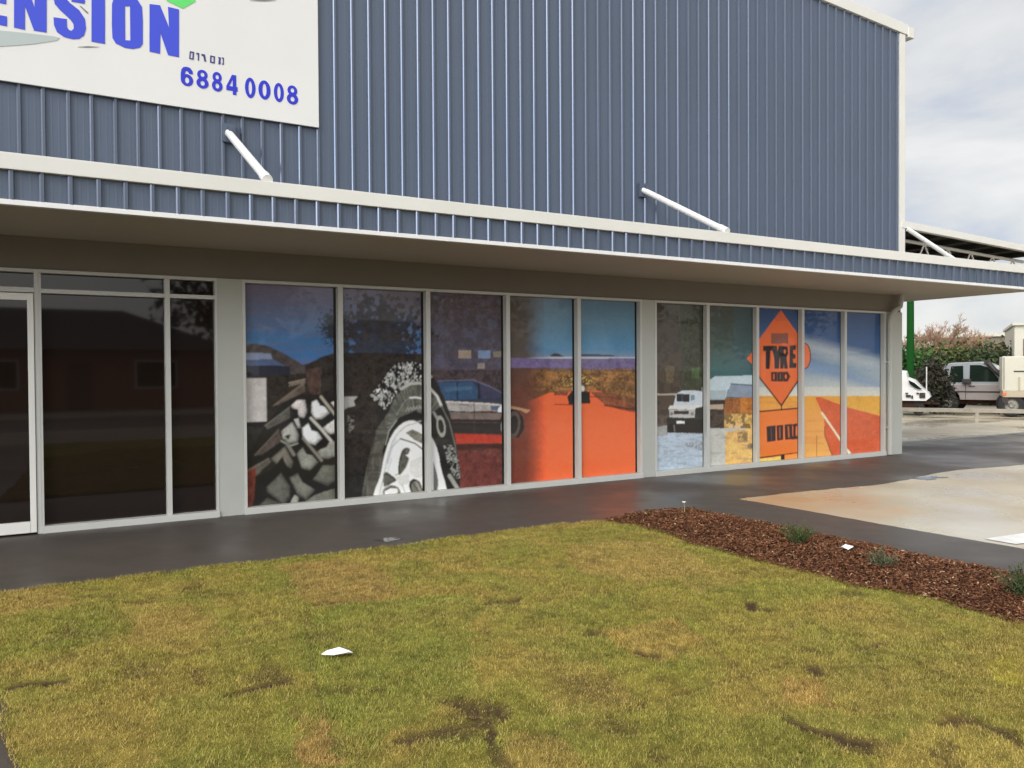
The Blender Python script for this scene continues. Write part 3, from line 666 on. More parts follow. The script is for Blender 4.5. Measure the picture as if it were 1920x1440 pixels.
    P.put(tread, (22, 21, 20)); P.put(tread & (blk > .52) & (vnoise(u/2.3, v/4.5, 62) > .36), (168, 168, 162), 1, .4); P.put(tread & (vnoise(u/2.2, v/3.6, 63) > .80), (232, 232, 228))
    P.poly([(395, 660), (470, 480), (560, 400), (660, 372), (745, 395), (800, 440), (870, 560), (745, 660), (640, 600), (520, 680), (400, 850)], (92, 96, 86), 1, .3)
    sw = inside(u, v, P.T([(395, 660), (470, 480), (560, 400), (660, 372), (745, 395), (800, 440), (870, 560), (745, 660), (640, 600), (520, 680), (400, 850)]))
    P.put(sw & (vnoise(ang*46, rr/16, 64) > .62), (140, 138, 126), .55); P.put(sw & (vnoise(ang*60, rr/22, 65) > .66), (44, 43, 39), .7); P.put(sw & (rr > 98) & (vnoise(ang*14, rr/5, 66) > .5), (62, 60, 54), .6)
    dk = inside(u, v, P.T([(165, 1420), (210, 1150), (300, 780), (420, 600), (400, 900), (335, 1250), (312, 1420)])); P.put(dk & (vnoise(u/30, v/3.5, 67) > .58), (58, 56, 50), .6); P.put(dk & (vnoise(u/4, v/30, 68) > .66), (112, 110, 100), .4)
    P.line([(520, 415), (600, 370), (680, 362), (748, 385)], 26, (182, 182, 172)); P.line([(748, 385), (800, 440), (835, 480), (870, 560)], 22, (212, 212, 206)); P.line([(870, 560), (940, 700), (990, 900), (1010, 1080)], 10, (110, 110, 102))
    for k in range(7):
        P.line([(560+k*26, 610-k*5), (580+k*26, 575-k*4), (590+k*24, 600-k*4)], 7, (160, 160, 150))
    P.line([(480, 640), (540, 540), (600, 480)], 5, (150, 150, 140)); P.line([(600, 492), (650, 488), (692, 496)], 15, (226, 226, 222))
    P.line([(388, 960), (430, 820), (520, 690), (640, 640), (745, 670), (820, 800)], 62, (24, 23, 21))
    P.line([(385, 900), (415, 780), (480, 690)], 7, (170, 170, 160))
    P.poly(P.smooth([(312, 1420), (345, 1150), (390, 940), (450, 800), (530, 715), (620, 690), (700, 730), (760, 800), (820, 900), (862, 1080), (885, 1420)]), (232, 232, 224), 1, .05)
    P.line(P.smooth([(345, 1380), (372, 1160), (414, 965), (470, 835), (545, 752), (620, 722), (690, 752)])[:-6], 12, (176, 175, 168), .8); P.line([(470, 860), (430, 960), (395, 1100)], 26, (206, 206, 212), .7)
    P.poly([(600, 1040), (700, 1000), (745, 1050), (745, 1180), (640, 1190), (590, 1130)], (210, 209, 202), .9, .05); P.poly([(470, 1180), (590, 1150), (600, 1230), (510, 1262)], (204, 203, 196), .9, .05)
    P.poly([(560, 795), (620, 765), (700, 805), (748, 870), (745, 930), (700, 890), (640, 862)], (120, 118, 106), 1, .5)
    P.line([(400, 1060), (440, 920), (515, 848)], 6, (150, 148, 150)); P.line([(515, 848), (640, 888), (748, 970)], 12, (52, 50, 46))
    P.poly(P.smooth([(496, 1155), (500, 1050), (530, 950), (568, 925), (596, 940), (582, 985), (560, 990), (588, 1025), (560, 1100), (520, 1155)]), (88, 87, 78), 1, .6); P.line([(500, 1150), (506, 1050), (535, 955)], 10, (48, 46, 42)); P.line([(520, 1155), (562, 1098), (588, 1028)], 6, (150, 149, 140)); P.line([(470, 1165), (500, 1155)], 8, (120, 118, 110))
    P.ell((648, 1272), 54, 76, (40, 38, 35), -.4); P.ell((654, 1276), 42, 62, (104, 102, 92), -.4, var=.5); P.line([(620, 1232), (655, 1280), (670, 1320)], 8, (52, 50, 46)); P.line([(650, 1225), (690, 1300)], 7, (176, 174, 164)); P.line([(440, 1010), (420, 1090), (400, 1140)], 5, (170, 168, 172)); P.line([(640, 1180), (740, 1150)], 5, (196, 195, 188)); P.line([(600, 1090), (740, 1030)], 4, (204, 203, 196))
    P.poly(P.smooth([(368, 1160), (400, 1140), (478, 1205), (440, 1235), (372, 1262)]), (96, 94, 86), 1, .5); P.line([(370, 1165), (400, 1150), (470, 1208)], 10, (40, 38, 36)); P.line([(372, 1260), (420, 1225), (466, 1212)], 9, (70, 68, 62))
    P.line([(372, 1300), (430, 1270), (490, 1275), (505, 1310), (470, 1345), (420, 1335)], 14, (30, 29, 27)); P.ell((462, 1310), 28, 26, (220, 220, 212)); P.line([(372, 1300), (372, 1380)], 12, (40, 38, 36)); P.ell((575, 1345), 18, 14, (50, 48, 46)); P.ell((440, 1320), 70, 62, (120, 118, 110), 0, ring=.08); P.line([(530, 1250), (560, 1330)], 7, (150, 148, 140)); P.line([(390, 1245), (350, 1330)], 6, (140, 138, 132))
    P.poly([(800, 1010), (830, 1100), (845, 1240), (830, 1320), (805, 1320)], (70, 68, 64), .9); P.line([(800, 1000), (850, 1180), (862, 1330)], 20, (226, 226, 220))
    P.ell((868, 740), 32, 78, (158, 158, 148), -.15, ring=.22); P.line([(805, 620), (840, 680)], 22, (150, 150, 142))
    m = inside(u, v, P.T([(885, 890), (970, 910), (1025, 1040), (1035, 1200), (990, 1190), (930, 1080)])); P.put(m & (P.n2 > .53), (150, 150, 142)); P.line([(942, 1170), (1030, 1312)], 34, (150, 150, 140))
    # dark four wheel drive shape beside the tyre
    out_t = ~inside(u, v, P.T([(165, 1420), (210, 1150), (300, 780), (400, 280), (600, 178), (720, 215), (800, 310), (880, 450), (950, 640), (1000, 900), (1030, 1100), (1040, 1420)]))
    def q(p, c, a=1.0, var=.2): P.put(inside(u, v, P.T(p)) & out_t, c, a, var)
    q([(700, 250), (1480, 250), (1480, 560), (700, 560)], (62, 50, 46), .75, .9)
    for p, c in (([(1020, 80), (1130, 80), (1130, 150), (1020, 150)], (172, 154, 134)), ([(1190, 80), (1300, 80), (1300, 150), (1190, 150)], (128, 150, 184)), ([(1185, 190), (1250, 190), (1250, 240), (1185, 240)], (160, 150, 140)), ([(1320, 90), (1400, 85), (1400, 140), (1320, 140)], (140, 128, 112))): q(p, c, .85, .2)
    q([(800, 600), (1500, 600), (1700, 800), (1700, 1420), (800, 1420)], (100, 50, 44), 1, .5)
    q([(820, 345), (1150, 338), (1300, 398), (1430, 470), (1440, 530), (880, 520)], (46, 54, 76)); q([(850, 362), (1140, 352), (1192, 420), (1182, 502), (880, 508)], (52, 82, 112)); q([(1200, 370), (1300, 410), (1420, 490), (1230, 500)], (60, 60, 84))
    q([(890, 518), (1300, 543), (1450, 560), (1450, 605), (930, 612)], (166, 160, 154), 1, .3); q([(1300, 560), (1400, 560), (1390, 605), (1300, 600)], (80, 95, 115)); q([(930, 614), (1400, 624), (1380, 682), (940, 674)], (116, 103, 95)); q([(940, 680), (1400, 682), (1390, 805), (960, 800)], (38, 32, 30))
    q([(990, 805), (1430, 820), (1440, 885), (1000, 892)], (178, 56, 40)); q([(1000, 895), (1450, 890), (1450, 930), (1010, 950)], (64, 30, 24))
    P.poly([(1378, 790), (1385, 680), (1430, 602), (1520, 588), (1582, 660), (1592, 760), (1545, 842), (1455, 822)], (30, 27, 27)); P.ell((1500, 725), 48, 100, (92, 80, 76), .1, ring=.22); P.ell((1408, 745), 18, 60, (150, 148, 150))
    P.ell((1395, 588), 40, 24, (224, 228, 236), -.7); P.poly([(1475, 562), (1650, 598), (1612, 628), (1560, 600), (1475, 586)], (178, 140, 106))
    q([(838, 338), (1152, 330), (1305, 392), (1440, 470), (1440, 480), (1300, 404), (1148, 344), (838, 352)], (104, 104, 124), .8); q([(1000, 352), (1016, 352), (1020, 508), (1004, 508)], (34, 38, 54), .9); q([(1186, 350), (1206, 372), (1212, 505), (1190, 505)], (30, 33, 46), .9)
    q([(900, 518), (1300, 540), (1450, 556), (1450, 566), (1300, 551), (900, 530)], (214, 208, 200), .9); q([(930, 606), (1400, 618), (1400, 626), (930, 614)], (40, 34, 32)); q([(1150, 520), (1160, 520), (1165, 790), (1155, 790)], (60, 54, 52), .7); q([(1030, 545), (1110, 550), (1110, 560), (1030, 556)], (70, 66, 62), .8)
    q([(950, 700), (1380, 705), (1380, 712), (950, 706)], (84, 74, 68), .7); q([(900, 400), (1130, 390), (1150, 420), (900, 440)], (84, 112, 138), .5)
    # desert road, panels four and five
    w4 = np.clip((u-(985+12*(P.n-.5)))/42, 0, 1)
    P.grad([(540, (98, 118, 138)), (600, (92, 128, 150)), (655, (84, 136, 172)), (671, (120, 140, 165))], (u > 952) & (v < 672), a=1)
    P.put((u > 952) & (u < 1020) & (v < 672), (86, 76, 68), 1); P.grad([(540, (98, 118, 138)), (600, (92, 128, 150)), (655, (84, 136, 172)), (671, (120, 140, 165))], w4*(u > 952)*(v < 672))
    P.put((u > 952)*(v >= 671)*(v < 692), (112, 98, 138), 1, .3); P.put((u > 952)*(v >= 669.5)*(v < 672)*w4, (190, 195, 200)); P.put((u > 952)*(v >= 692)*(v < 790), (140, 98, 54), 1, .9)
    P.put((u > 952)*(v >= 690)*(v < 790)*(P.n3 > .56), (98, 72, 46), .7)
    P.z((900, 530), 3.6)
    P.poly([(475, 490), (500, 476), (530, 480), (570, 500), (475, 500)], (46, 44, 60)); P.poly([(680, 482), (800, 484), (910, 490), (910, 497), (680, 497)], (58, 66, 88))
    P.poly([(180, 1000), (330, 800), (470, 742), (560, 735), (800, 730), (920, 770), (1090, 890), (1090, 1400), (180, 1400)], (246, 104, 58), 1, .06)
    P.put(inside(u, v, P.T([(740, 735), (920, 745), (1090, 800), (1090, 885), (960, 860), (850, 830)])), (120, 76, 50), .9, .7); P.line([(840, 828), (1080, 862)], 9, (64, 40, 34)); P.line([(740, 770), (920, 775)], 6, (90, 50, 38))
    P.put((u > 952)*(1-w4)*(v > 690), (86, 52, 42), .93, .4); P.grad([(690, (86, 66, 56)), (760, (110, 56, 44)), (920, (120, 52, 36))], (u > 952)*(1-w4)*(v > 690), a=.6)
    P.z((640, 640), 4.644)
    P.poly([(1470, 590), (1520, 588), (1582, 660), (1592, 760), (1545, 842), (1470, 830)], (34, 30, 29)); P.ell((1500, 725), 48, 100, (88, 74, 68), .1, ring=.2); P.poly([(1475, 562), (1650, 598), (1612, 628), (1560, 600), (1475, 586)], (178, 140, 106))
    P.z((900, 530), 3.6)
    m = np.hypot((u-1084)/32, (v-714)/12) < 1; P.put(m & (P.n2 > .45), (46, 38, 26), .9); P.put(m & (P.n2 > .60), (210, 170, 90))
    P.poly([(590, 770), (620, 730), (740, 735), (745, 815), (600, 822)], (28, 30, 26)); P.ell((638, 715), 16, 22, (226, 220, 200)); P.ell((692, 715), 14, 20, (226, 220, 205)); P.line([(505, 822), (640, 824)], 6, (80, 40, 28)); P.poly([(500, 735), (600, 725), (590, 762), (500, 760)], (120, 72, 50), .9, .8)
def letters(P, boxes, col):
    for p in boxes: P.poly(p, col, 1, 0, .25); P.line(list(p)+[p[0]], 7, col)
def paint_right(P):
    u, v = P.u, P.v; P.z((1200, 540), 3.84)
    P.grad([(560, (78, 72, 62)), (640, (74, 66, 54)), (740, (78, 66, 56)), (800, (92, 80, 70))]); P.put(P.n > .56, (54, 46, 40), .6)
    P.poly([(290, 80), (480, 80), (480, 740), (300, 740)], (56, 62, 44), .85, .7); P.poly([(370, 580), (430, 570), (430, 650), (375, 650)], (84, 120, 60), .4, .6)
    P.poly([(180, 560), (250, 560), (240, 680), (190, 690)], (110, 96, 70), .5, .6)
    P.put((np.abs(v-739.5) < 1.6) & (u < 1270), (176, 168, 150))
    P.poly([(100, 1000), (200, 990), (200, 1040), (480, 1050), (480, 1400), (100, 1400)], (172, 186, 198), 1, .14, .5); P.poly([(100, 1000), (200, 995), (200, 1060), (100, 1070)], (150, 146, 136), .8, .2)
    P.put((fbm(u/12, v/2.2, 4, 77) > .60) & (v > 812) & (u < 1330), (140, 148, 152), .6); P.put(inside(u, v, P.T([(300, 1120), (450, 1100), (460, 1170), (310, 1165)])) & (P.n2 > .55), (118, 112, 110), .7)
    P.poly([(240, 845), (262, 760), (300, 740), (400, 738), (462, 748), (462, 850)], (198, 206, 212), 1, .06); P.poly([(262, 762), (358, 764), (355, 822), (264, 816)], (40, 42, 46)); P.poly([(366, 770), (392, 770), (392, 805), (366, 812)], (120, 140, 152)); P.line([(300, 765), (306, 815)], 4, (90, 92, 96))
    P.poly([(203, 872), (215, 845), (445, 843), (445, 876)], (212, 212, 208)); P.poly([(210, 876), (398, 874), (392, 938), (212, 930)], (186, 184, 178)); P.poly([(242, 884), (352, 884), (350, 910), (244, 908)], (52, 50, 50)); P.ell((228, 905), 12, 12, (120, 118, 112)); P.ell((376, 905), 13, 14, (130, 132, 130))
    P.poly([(192, 935), (465, 935), (468, 1042), (196, 1042)], (30, 28, 26), 1, .3); P.poly([(398, 865), (470, 850), (470, 945), (395, 945)], (44, 46, 42)); P.poly([(262, 958), (322, 958), (320, 976), (264, 976)], (236, 234, 226)); P.ell((225, 1010), 22, 34, (18, 17, 16)); P.line([(245, 990), (250, 1030)], 10, (110, 100, 90))
    P.line([(452, 720), (456, 770)], 12, (220, 220, 214))
    # panel two
    m2 = (u > 1326) & (u < 1420)
    P.put(m2, (72, 76, 68), 1, .3); P.grad([(570, (74, 76, 72)), (640, (66, 82, 74)), (700, (54, 98, 98))], m2 & (v < 760)); P.put(m2 & (u > 1375) & (v < 700), (60, 92, 104), .4)
    P.poly([(495, 800), (495, 665), (540, 636), (840, 628), (840, 700), (665, 690), (630, 740), (615, 806)], (188, 204, 210), 1, .08); P.poly([(495, 740), (620, 735), (612, 808), (495, 806)], (160, 172, 176), .7)
    P.poly([(655, 690), (840, 700), (840, 790), (618, 784)], (134, 148, 164), 1, .1); P.line([(655, 690), (840, 702)], 7, (50, 56, 66))
    P.poly([(495, 808), (615, 804), (640, 1020), (495, 1000)], (62, 50, 42), 1, .7); P.poly([(495, 842), (600, 838), (600, 872), (495, 874)], (180, 162, 140))
    P.poly([(612, 792), (840, 784), (840, 905), (604, 910)], (150, 92, 48), 1, .5); P.poly([(720, 790), (840, 786), (840, 900), (720, 900)], (190, 118, 46), .7, .4)
    P.put(m2 & (v > 776) & (v < 805) & (u > 1358), (206, 166, 92), 1, .5); P.poly([(640, 985), (740, 975), (740, 1010), (640, 1012)], (214, 180, 130)); P.put(m2 & (v > 776) & (v < 812) & (u > 1355) & (P.n > .56), (74, 56, 40), .8)
    P.put(m2 & (v > 803), (186, 186, 178), 1, .12); P.poly([(615, 1040), (840, 1000), (840, 1400), (615, 1400)], (224, 176, 104), 1, .3, .3); P.put(inside(u, v, P.T([(700, 1040), (775, 1030), (775, 1110), (705, 1110)])) & (P.n2 > .42), (96, 84, 66), .8); P.put(inside(u, v, P.T([(770, 1120), (840, 1110), (840, 1160), (780, 1160)])) & (P.n2 > .48), (60, 48, 50), .8); P.put(m2 & (v > 803) & (P.n3 > .62), (150, 140, 116), .5)
    # panels three to five
    m3 = u > 1420
    P.grad([(575, (48, 72, 112)), (650, (60, 92, 138)), (690, (120, 146, 168)), (742, (206, 204, 190))], m3)
    cl = v-(540+(360+(u-1200-1190/3.84)*3.84*.28)/3.84)
    P.grad([(575, (36, 62, 108)), (640, (44, 80, 128))], m3 & (u > 1505) & (cl < 0))
    P.put(m3*(u > 1505)*np.clip(1-np.abs(cl-14+10*(P.n3-.5))/26, 0, 1), (176, 184, 186), .8); P.put(m3*(u > 1505)*np.clip(1-np.abs(cl-50)/18, 0, 1), (104, 134, 176), .6)
    P.grad([(728, (206, 206, 196)), (742, (212, 208, 190))], m3 & (v > 726) & (v < 743), a=.7)
    P.grad([(742, (226, 160, 66)), (780, (228, 152, 74)), (880, (234, 172, 92))], m3 & (v > 742.5)); P.put(m3 & (v > 742.5) & (P.n3 > .58), (206, 134, 66), .4)
    P.poly([(1262, 788), (1300, 786), (1480, 855), (1780, 935), (1780, 1400), (1400, 1400), (1390, 1222), (1330, 1050), (1325, 925)], (204, 90, 50), 1, .12)
    P.poly([(1480, 780), (1780, 776), (1780, 925), (1500, 862)], (222, 164, 66), 1, .1)
    P.line([(1310, 900), (1400, 1030), (1520, 1210)], 15, (232, 214, 176)); P.line([(1330, 1000), (1330, 1060), (1390, 1225)], 6, (120, 66, 44)); P.line([(1272, 1065), (1272, 1230)], 5, (150, 100, 60)); P.poly([(1500, 1160), (1520, 1190), (1515, 1222), (1495, 1222)], (232, 226, 210))
    OR = (238, 106, 52); DK = (34, 24, 22)
    P.poly([(768, 510), (822, 446), (840, 446), (840, 570), (822, 562)], OR); P.ell((1188, 490), 44, 94, (96, 46, 30)); P.ell((1186, 490), 37, 86, OR)
    dm = [(1015, 158), (1150, 350), (1162, 500), (1155, 640), (1018, 850), (850, 636), (846, 500), (850, 380)]
    P.poly(dm, OR, 1, .04); P.line([(850, 632), (1018, 846), (1156, 640)], 10, DK); P.line([(1020, 850), (1018, 870)], 8, DK)
    P.poly([(1015, 158), (1070, 236), (960, 240)], (190, 92, 62), .5)
    P.poly([(944, 325), (1066, 325), (1066, 400), (944, 400)], (134, 82, 70), .95)
    letters(P, [[(890, 420), (955, 418), (955, 448), (936, 448), (930, 580), (908, 580), (908, 450), (890, 450)],
                [(952, 418), (982, 420), (990, 470), (1003, 420), (1030, 420), (1002, 510), (998, 578), (972, 578), (970, 510)],
                [(1024, 420), (1060, 424), (1064, 470), (1052, 500), (1062, 578), (1042, 578), (1036, 512), (1030, 578), (1012, 578), (1012, 500)],
                [(1082, 418), (1120, 416), (1118, 442), (1100, 444), (1100, 475), (1116, 480), (1116, 505), (1098, 508), (1100, 540), (1124, 545), (1122, 572), (1078, 574)]], DK)
    P.ell((1042, 458), 7, 16, OR)
    letters(P, [[(946, 608), (984, 606), (984, 670), (948, 668)], [(992, 608), (1026, 606), (1026, 670), (992, 670)], [(1032, 608), (1062, 606), (1078, 636), (1062, 670), (1034, 670)]], (58, 30, 26)); P.line([(964, 622), (964, 655)], 7, OR); P.line([(1010, 620), (1010, 655)], 5, (130, 110, 100)); P.ell((1050, 638), 7, 16, OR)
    P.poly([(858, 892), (1160, 864), (1160, 1186), (866, 1222)], (246, 118, 48)); P.line([(858, 890), (1160, 863)], 10, DK); P.line([(866, 1222), (1160, 1184)], 10, DK)
    letters(P, [[(914, 1000), (974, 992), (974, 1098), (918, 1106)], [(986, 992), (1028, 988), (1028, 1090), (990, 1096)], [(1044, 986), (1092, 982), (1096, 1084), (1048, 1090)], [(1098, 984), (1130, 978), (1128, 992), (1118, 994), (1118, 1068), (1132, 1070), (1130, 1084), (1094, 1088), (1096, 1072), (1106, 1070), (1106, 998)]], (48, 30, 32))
    P.line([(944, 1010), (948, 1095)], 7, (84, 66, 62)); P.line([(1006, 1005), (1008, 1080)], 10, (150, 84, 58)); P.line([(1068, 1000), (1072, 1072)], 11, (190, 96, 52))
    P.poly([(856, 1230), (1012, 1215), (1012, 1280), (856, 1285)], (232, 196, 96), 1, .2); P.poly([(1014, 1206), (1040, 1202), (1040, 1270), (1014, 1272)], DK)
    P.poly([(1042, 1200), (1160, 1188), (1160, 1260), (1042, 1268)], (240, 142, 58))
GLASS_Y = .075
def film(x0, x1, z0, z1, painter, parent):
    x1 -= .02 if painter is paint_right else .035
    st = .008; nx = max(8, int((x1-x0)/st)); nz = int((z1-z0)/st)
    X, Z = np.meshgrid(np.linspace(x0, x1, nx), np.linspace(z0, z1, nz), indexing='ij')
    Y = np.full(X.shape, GLASS_Y-.003); U, V_ = wall_to_px(X, Y, Z)
    P = Paint(U, V_); painter(P)
    k = P.c
    for _ in range(2):
        e_ = np.pad(k, ((1, 1), (1, 1), (0, 0)), mode='edge')
        k = (e_[:-2, 1:-1]+e_[2:, 1:-1]+e_[1:-1, :-2]+e_[1:-1, 2:]+2*k)/6
    k = k*(1+.10*(RNG.random(k.shape[:2])-.5)+.16*(fbm(U/3.1, V_/3.1, 3, 301)-.5)+.12*(fbm(U/26, V_/26, 3, 302)-.5))[..., None]
    c = np.clip(k*1.2, 0, .9).reshape(-1, 3)
    idx = np.arange(nx*nz).reshape(nx, nz); q = np.stack([idx[:-1, :-1], idx[1:, :-1], idx[1:, 1:], idx[:-1, 1:]], -1).reshape(-1, 4)
    return link('printed_film', fast_mesh('printed_film', np.stack([X.ravel(), Y.ravel(), Z.ravel()], 1), quads=q, col=c), M['film'], parent)
def window(xs, z0, z1, label, painter=None, mull=.03, jamb=.035, sill=.075, head=.035, transom=None):
    """xs: left edge, mullion centres, right edge"""
    w_ = sub('window', B, label)
    fr = MB(); D0, D1 = -.012, .10
    fr.box(xs[0], xs[-1], D0-.02, D1, z0, z0+sill); fr.box(xs[0], xs[-1], D0, D1, z1-head, z1)
    fr.box(xs[0], xs[0]+jamb, D0+.001, D1, z0+sill, z1-head); fr.box(xs[-1]-jamb, xs[-1], D0+.001, D1, z0+sill, z1-head)
    for x in xs[1:-1]: fr.box(x-mull, x+mull, D0+.002, D1, z0+sill, z1-head)
    ed = [xs[0]+jamb]+[k for x in xs[1:-1] for k in (x-mull, x+mull)]+[xs[-1]-jamb]
    if transom:
        for a, b in zip(ed[0::2], ed[1::2]): fr.box(a, b, D0+.004, D1, transom-.022, transom+.022)
    fr.build('frame', M['frame'], w_, bevel=.003)
    for a, b in zip(ed[0::2], ed[1::2]):
        for c, d in ([(z0+sill, z1-head)] if not transom else [(z0+sill, transom-.022), (transom+.022, z1-head)]):
            g = MB(); g.box(a, b, GLASS_Y, GLASS_Y+.008, c, d); g.build('pane', M['dark_glass'], w_)
        if painter: film(a+.002, b, z0+sill+.002, z1-head-.002, painter, w_)
ZT = 2.645
window([2.06, 3.20, 4.345, 5.515, 6.675, 7.81], 0, ZT, 'window covered in a print of two big tyres and a red road', paint_left)
window([8.06, 9.14, 10.235, 11.325, 12.435, 13.56], 0, ZT, 'window covered in a print of an orange tyre sign on a desert road', paint_right)
window([.085, 1.28, 1.79], 0, ZT, 'dark bare glass window beside the door', None, mull=.026, jamb=.022, sill=.07, transom=2.43)
jb = MB(); jb.box(13.56, 13.78, .01, .12, 0, 2.645); jb.build('corner_panel', M['pier'], B)
window([-6.4, -5.2, -4.0, -2.8, -1.85], 0, ZT, None, None, transom=2.43)
jb = MB(); jb.box(XL, -6.4, -.005, .12, 0, 2.645); jb.build('pier', M['pier'], B)
dr = sub('door', B, 'white framed dark glass door')
df = MB(); df.box(-1.85, -1.80, -.014, .1, 0, ZT); df.box(.045, .085, -.014, .1, 0, ZT); df.box(-1.80, .045, -.012, .1, ZT-.035, ZT); df.box(-1.80, .045, -.010, .1, 2.41, 2.46); df.build('frame', M['frame'], dr, bevel=.003)
for a, b in ((-1.795, -.88), (-.87, .04)):
    lf = MB(); lf.box(a, a+.055, -.03, .05, .02, 2.40); lf.box(b-.055, b, -.03, .05, .02, 2.40); lf.box(a+.055, b-.055, -.028, .05, 2.33, 2.40); lf.box(a+.055, b-.055, -.034, .05, .02, .13)
    lf.build('leaf_frame', M['door_frame'], dr, bevel=.004)
    g = MB(); g.box(a+.055, b-.055, .01, .018, .13, 2.33); g.build('pane', M['dark_glass'], dr)
g = MB(); g.box(-1.80, .045, GLASS_Y, GLASS_Y+.008, 2.46, ZT-.035); g.build('pane', M['dark_glass'], dr)
hd = MB(); hd.path([(-.93, -.03, .95), (-.93, -.09, .97), (-.93, -.09, 1.28), (-.93, -.03, 1.30)], .012, 8); hd.build('handle', M['steel_dark'], dr)

# ------------------------------------------------------------------ banner sign on the wall
S = empty('banner_sign', (0, 0, 0), 0, 'white banner with blue lettering and a phone number on the wall above the canopy', 'sign')
BX0, BX1, BZ0, BZ1 = -4.6, 2.945, 4.455, 6.9
bn = MB(); bn.box(BX0, BX1, -.055, -.030, BZ0, BZ1); bn.build('panel', M['banner'], S, bevel=.003)
def flat(name, loops, mat, Y, parent, thick=.002):
    """filled flat shape with holes: loops of (x, z)"""
    cu = bpy.data.curves.new(name, 'CURVE'); cu.dimensions = '2D'; cu.fill_mode = 'BOTH'; cu.extrude = thick
    for lp in loops:
        sp = cu.splines.new('POLY'); sp.points.add(len(lp)-1); sp.use_cyclic_u = True
        for i, (a, b) in enumerate(lp): sp.points[i].co = (a, b, 0, 1)
    return curve_to_mesh(name, cu, mat, Y, parent)
def curve_to_mesh(name, cu, mat, Y, parent, off=(0, 0), sc=(1, 1)):
    o = bpy.data.objects.new(name, cu); COL.objects.link(o)
    dg = bpy.context.evaluated_depsgraph_get(); me = bpy.data.meshes.new_from_object(o.evaluated_get(dg))
    bpy.data.objects.remove(o)
    for v_ in me.vertices:
        x, y, z = v_.co; v_.co = (off[0]+x*sc[0], Y-z, off[1]+y*sc[1])
    return link(name, me, mat, parent)
BY = -.0575
def Z8(pts, k=5.333): return [on_wall(a/k, b/k, -.058) for a, b in pts]
WORD = [
    [[(-330, -300), (55, -230), (55, -135), (-160, -178), (-160, -60), (40, -22), (62, -18), (62, 42), (40, 38), (-160, 0), (-160, 120), (70, 165), (70, 262), (-330, 190)]],
    [[(140, -215), (255, -190), (345, 75), (345, -170), (466, -145), (466, 325), (340, 305), (250, 60), (250, 298), (140, 275)]],
    [[(535, -20), (560, -110), (640, -140), (740, -125), (830, -80), (850, 10), (845, 38), (715, 15), (710, -30), (690, -48), (665, -50), (655, -20), (700, 30), (790, 100), (850, 190), (860, 290), (840, 355), (790, 388), (730, 392), (640, 370), (570, 320), (540, 250), (535, 172), (668, 190), (670, 270), (690, 300), (715, 308), (738, 285), (735, 240), (700, 190), (600, 100), (548, 40)]],
    [[(915, -100), (1050, -72), (1050, 438), (915, 415)]],
    [[(1120, 40), (1140, -30), (1200, -60), (1290, -50), (1370, -10), (1420, 70), (1428, 200), (1428, 440), (1400, 475), (1330, 490), (1250, 478), (1160, 435), (1125, 380), (1118, 250)], [(1250, 62), (1300, 62), (1303, 405), (1252, 402)]],
    [[(1495, 40), (1600, 52), (1690, 275), (1680, 68), (1790, 95), (1790, 572), (1680, 550), (1605, 330), (1600, 538), (1495, 515)]],
]
for k, lp in enumerate(WORD): flat('letter', [Z8(q_) for q_ in lp], M['blue_ink'], BY, S)
flat('emblem', [[on_wall(*p_, -.058) for p_ in ((300, -40), (313, 2), (343, 16), (366, 3), (372, -40))]], M['green_ink'], BY, S)
flat('emblem', [[on_wall(*p_, -.058) for p_ in ((-300, 45), (-150, 48), (0, 57), (60, 63), (100, 68), (112, 71), (106, 76), (60, 83), (0, 87), (-120, 86), (-300, 80))]], M['grey_ink'], BY, S)
for q_ in (((146, 88), (165, 86.4), (186, 88), (165, 89)), ((468, 1), (495, -.5), (518, 1), (495, 2.4)), ((149, 11), (152, 11.5), (166, 24), (163, 25))):
    flat('crease', [[on_wall(*p_, -.058) for p_ in q_]], M['dark_grey_ink'], BY, S)
def Zs(pts): return [on_wall(300+a/6, 60+b/6, -.058) for a, b in pts]
for lp in ([[(335, 215), (385, 225), (378, 312), (328, 302)], [(348, 230), (368, 235), (362, 296), (342, 290)]], [[(410, 232), (442, 238), (438, 322), (424, 318), (426, 252), (410, 250)]], [[(465, 245), (505, 252), (520, 330), (498, 330), (488, 270), (466, 266)]],
           [[(565, 262), (620, 275), (614, 356), (562, 342)], [(580, 278), (604, 284), (600, 338), (578, 332)]], [[(652, 280), (684, 286), (680, 364), (656, 360), (662, 300)]], [[(696, 284), (720, 290), (716, 370), (696, 364), (697, 354), (706, 354), (708, 300), (696, 298)]]):
    flat('small_letter', [Zs(q_) for q_ in lp], M['dark_ink'], BY, S)
def ribbon(pts, wd):
    """closed outline of a stroke"""
    pts = [Vector(p_) for p_ in pts]; l_, r_ = [], []
    for i, p_ in enumerate(pts):
        d = (pts[min(i+1, len(pts)-1)]-pts[max(i-1, 0)]); d.normalize(); nrm = Vector((-d.y, d.x))
        l_.append(p_+nrm*wd/2); r_.append(p_-nrm*wd/2)
    return [tuple(p_) for p_ in l_+r_[::-1]]
def arc(cx, cy, rx, ry, a0, a1, n=14): return [(cx+rx*math.cos(math.radians(a0+(a1-a0)*i/n)), cy+ry*math.sin(math.radians(a0+(a1-a0)*i/n))) for i in range(n+1)]
def oval(cx, cy, rx, ry, n=24): return [(cx+rx*math.cos(2*math.pi*i/n), cy+ry*math.sin(2*math.pi*i/n)) for i in range(n)]
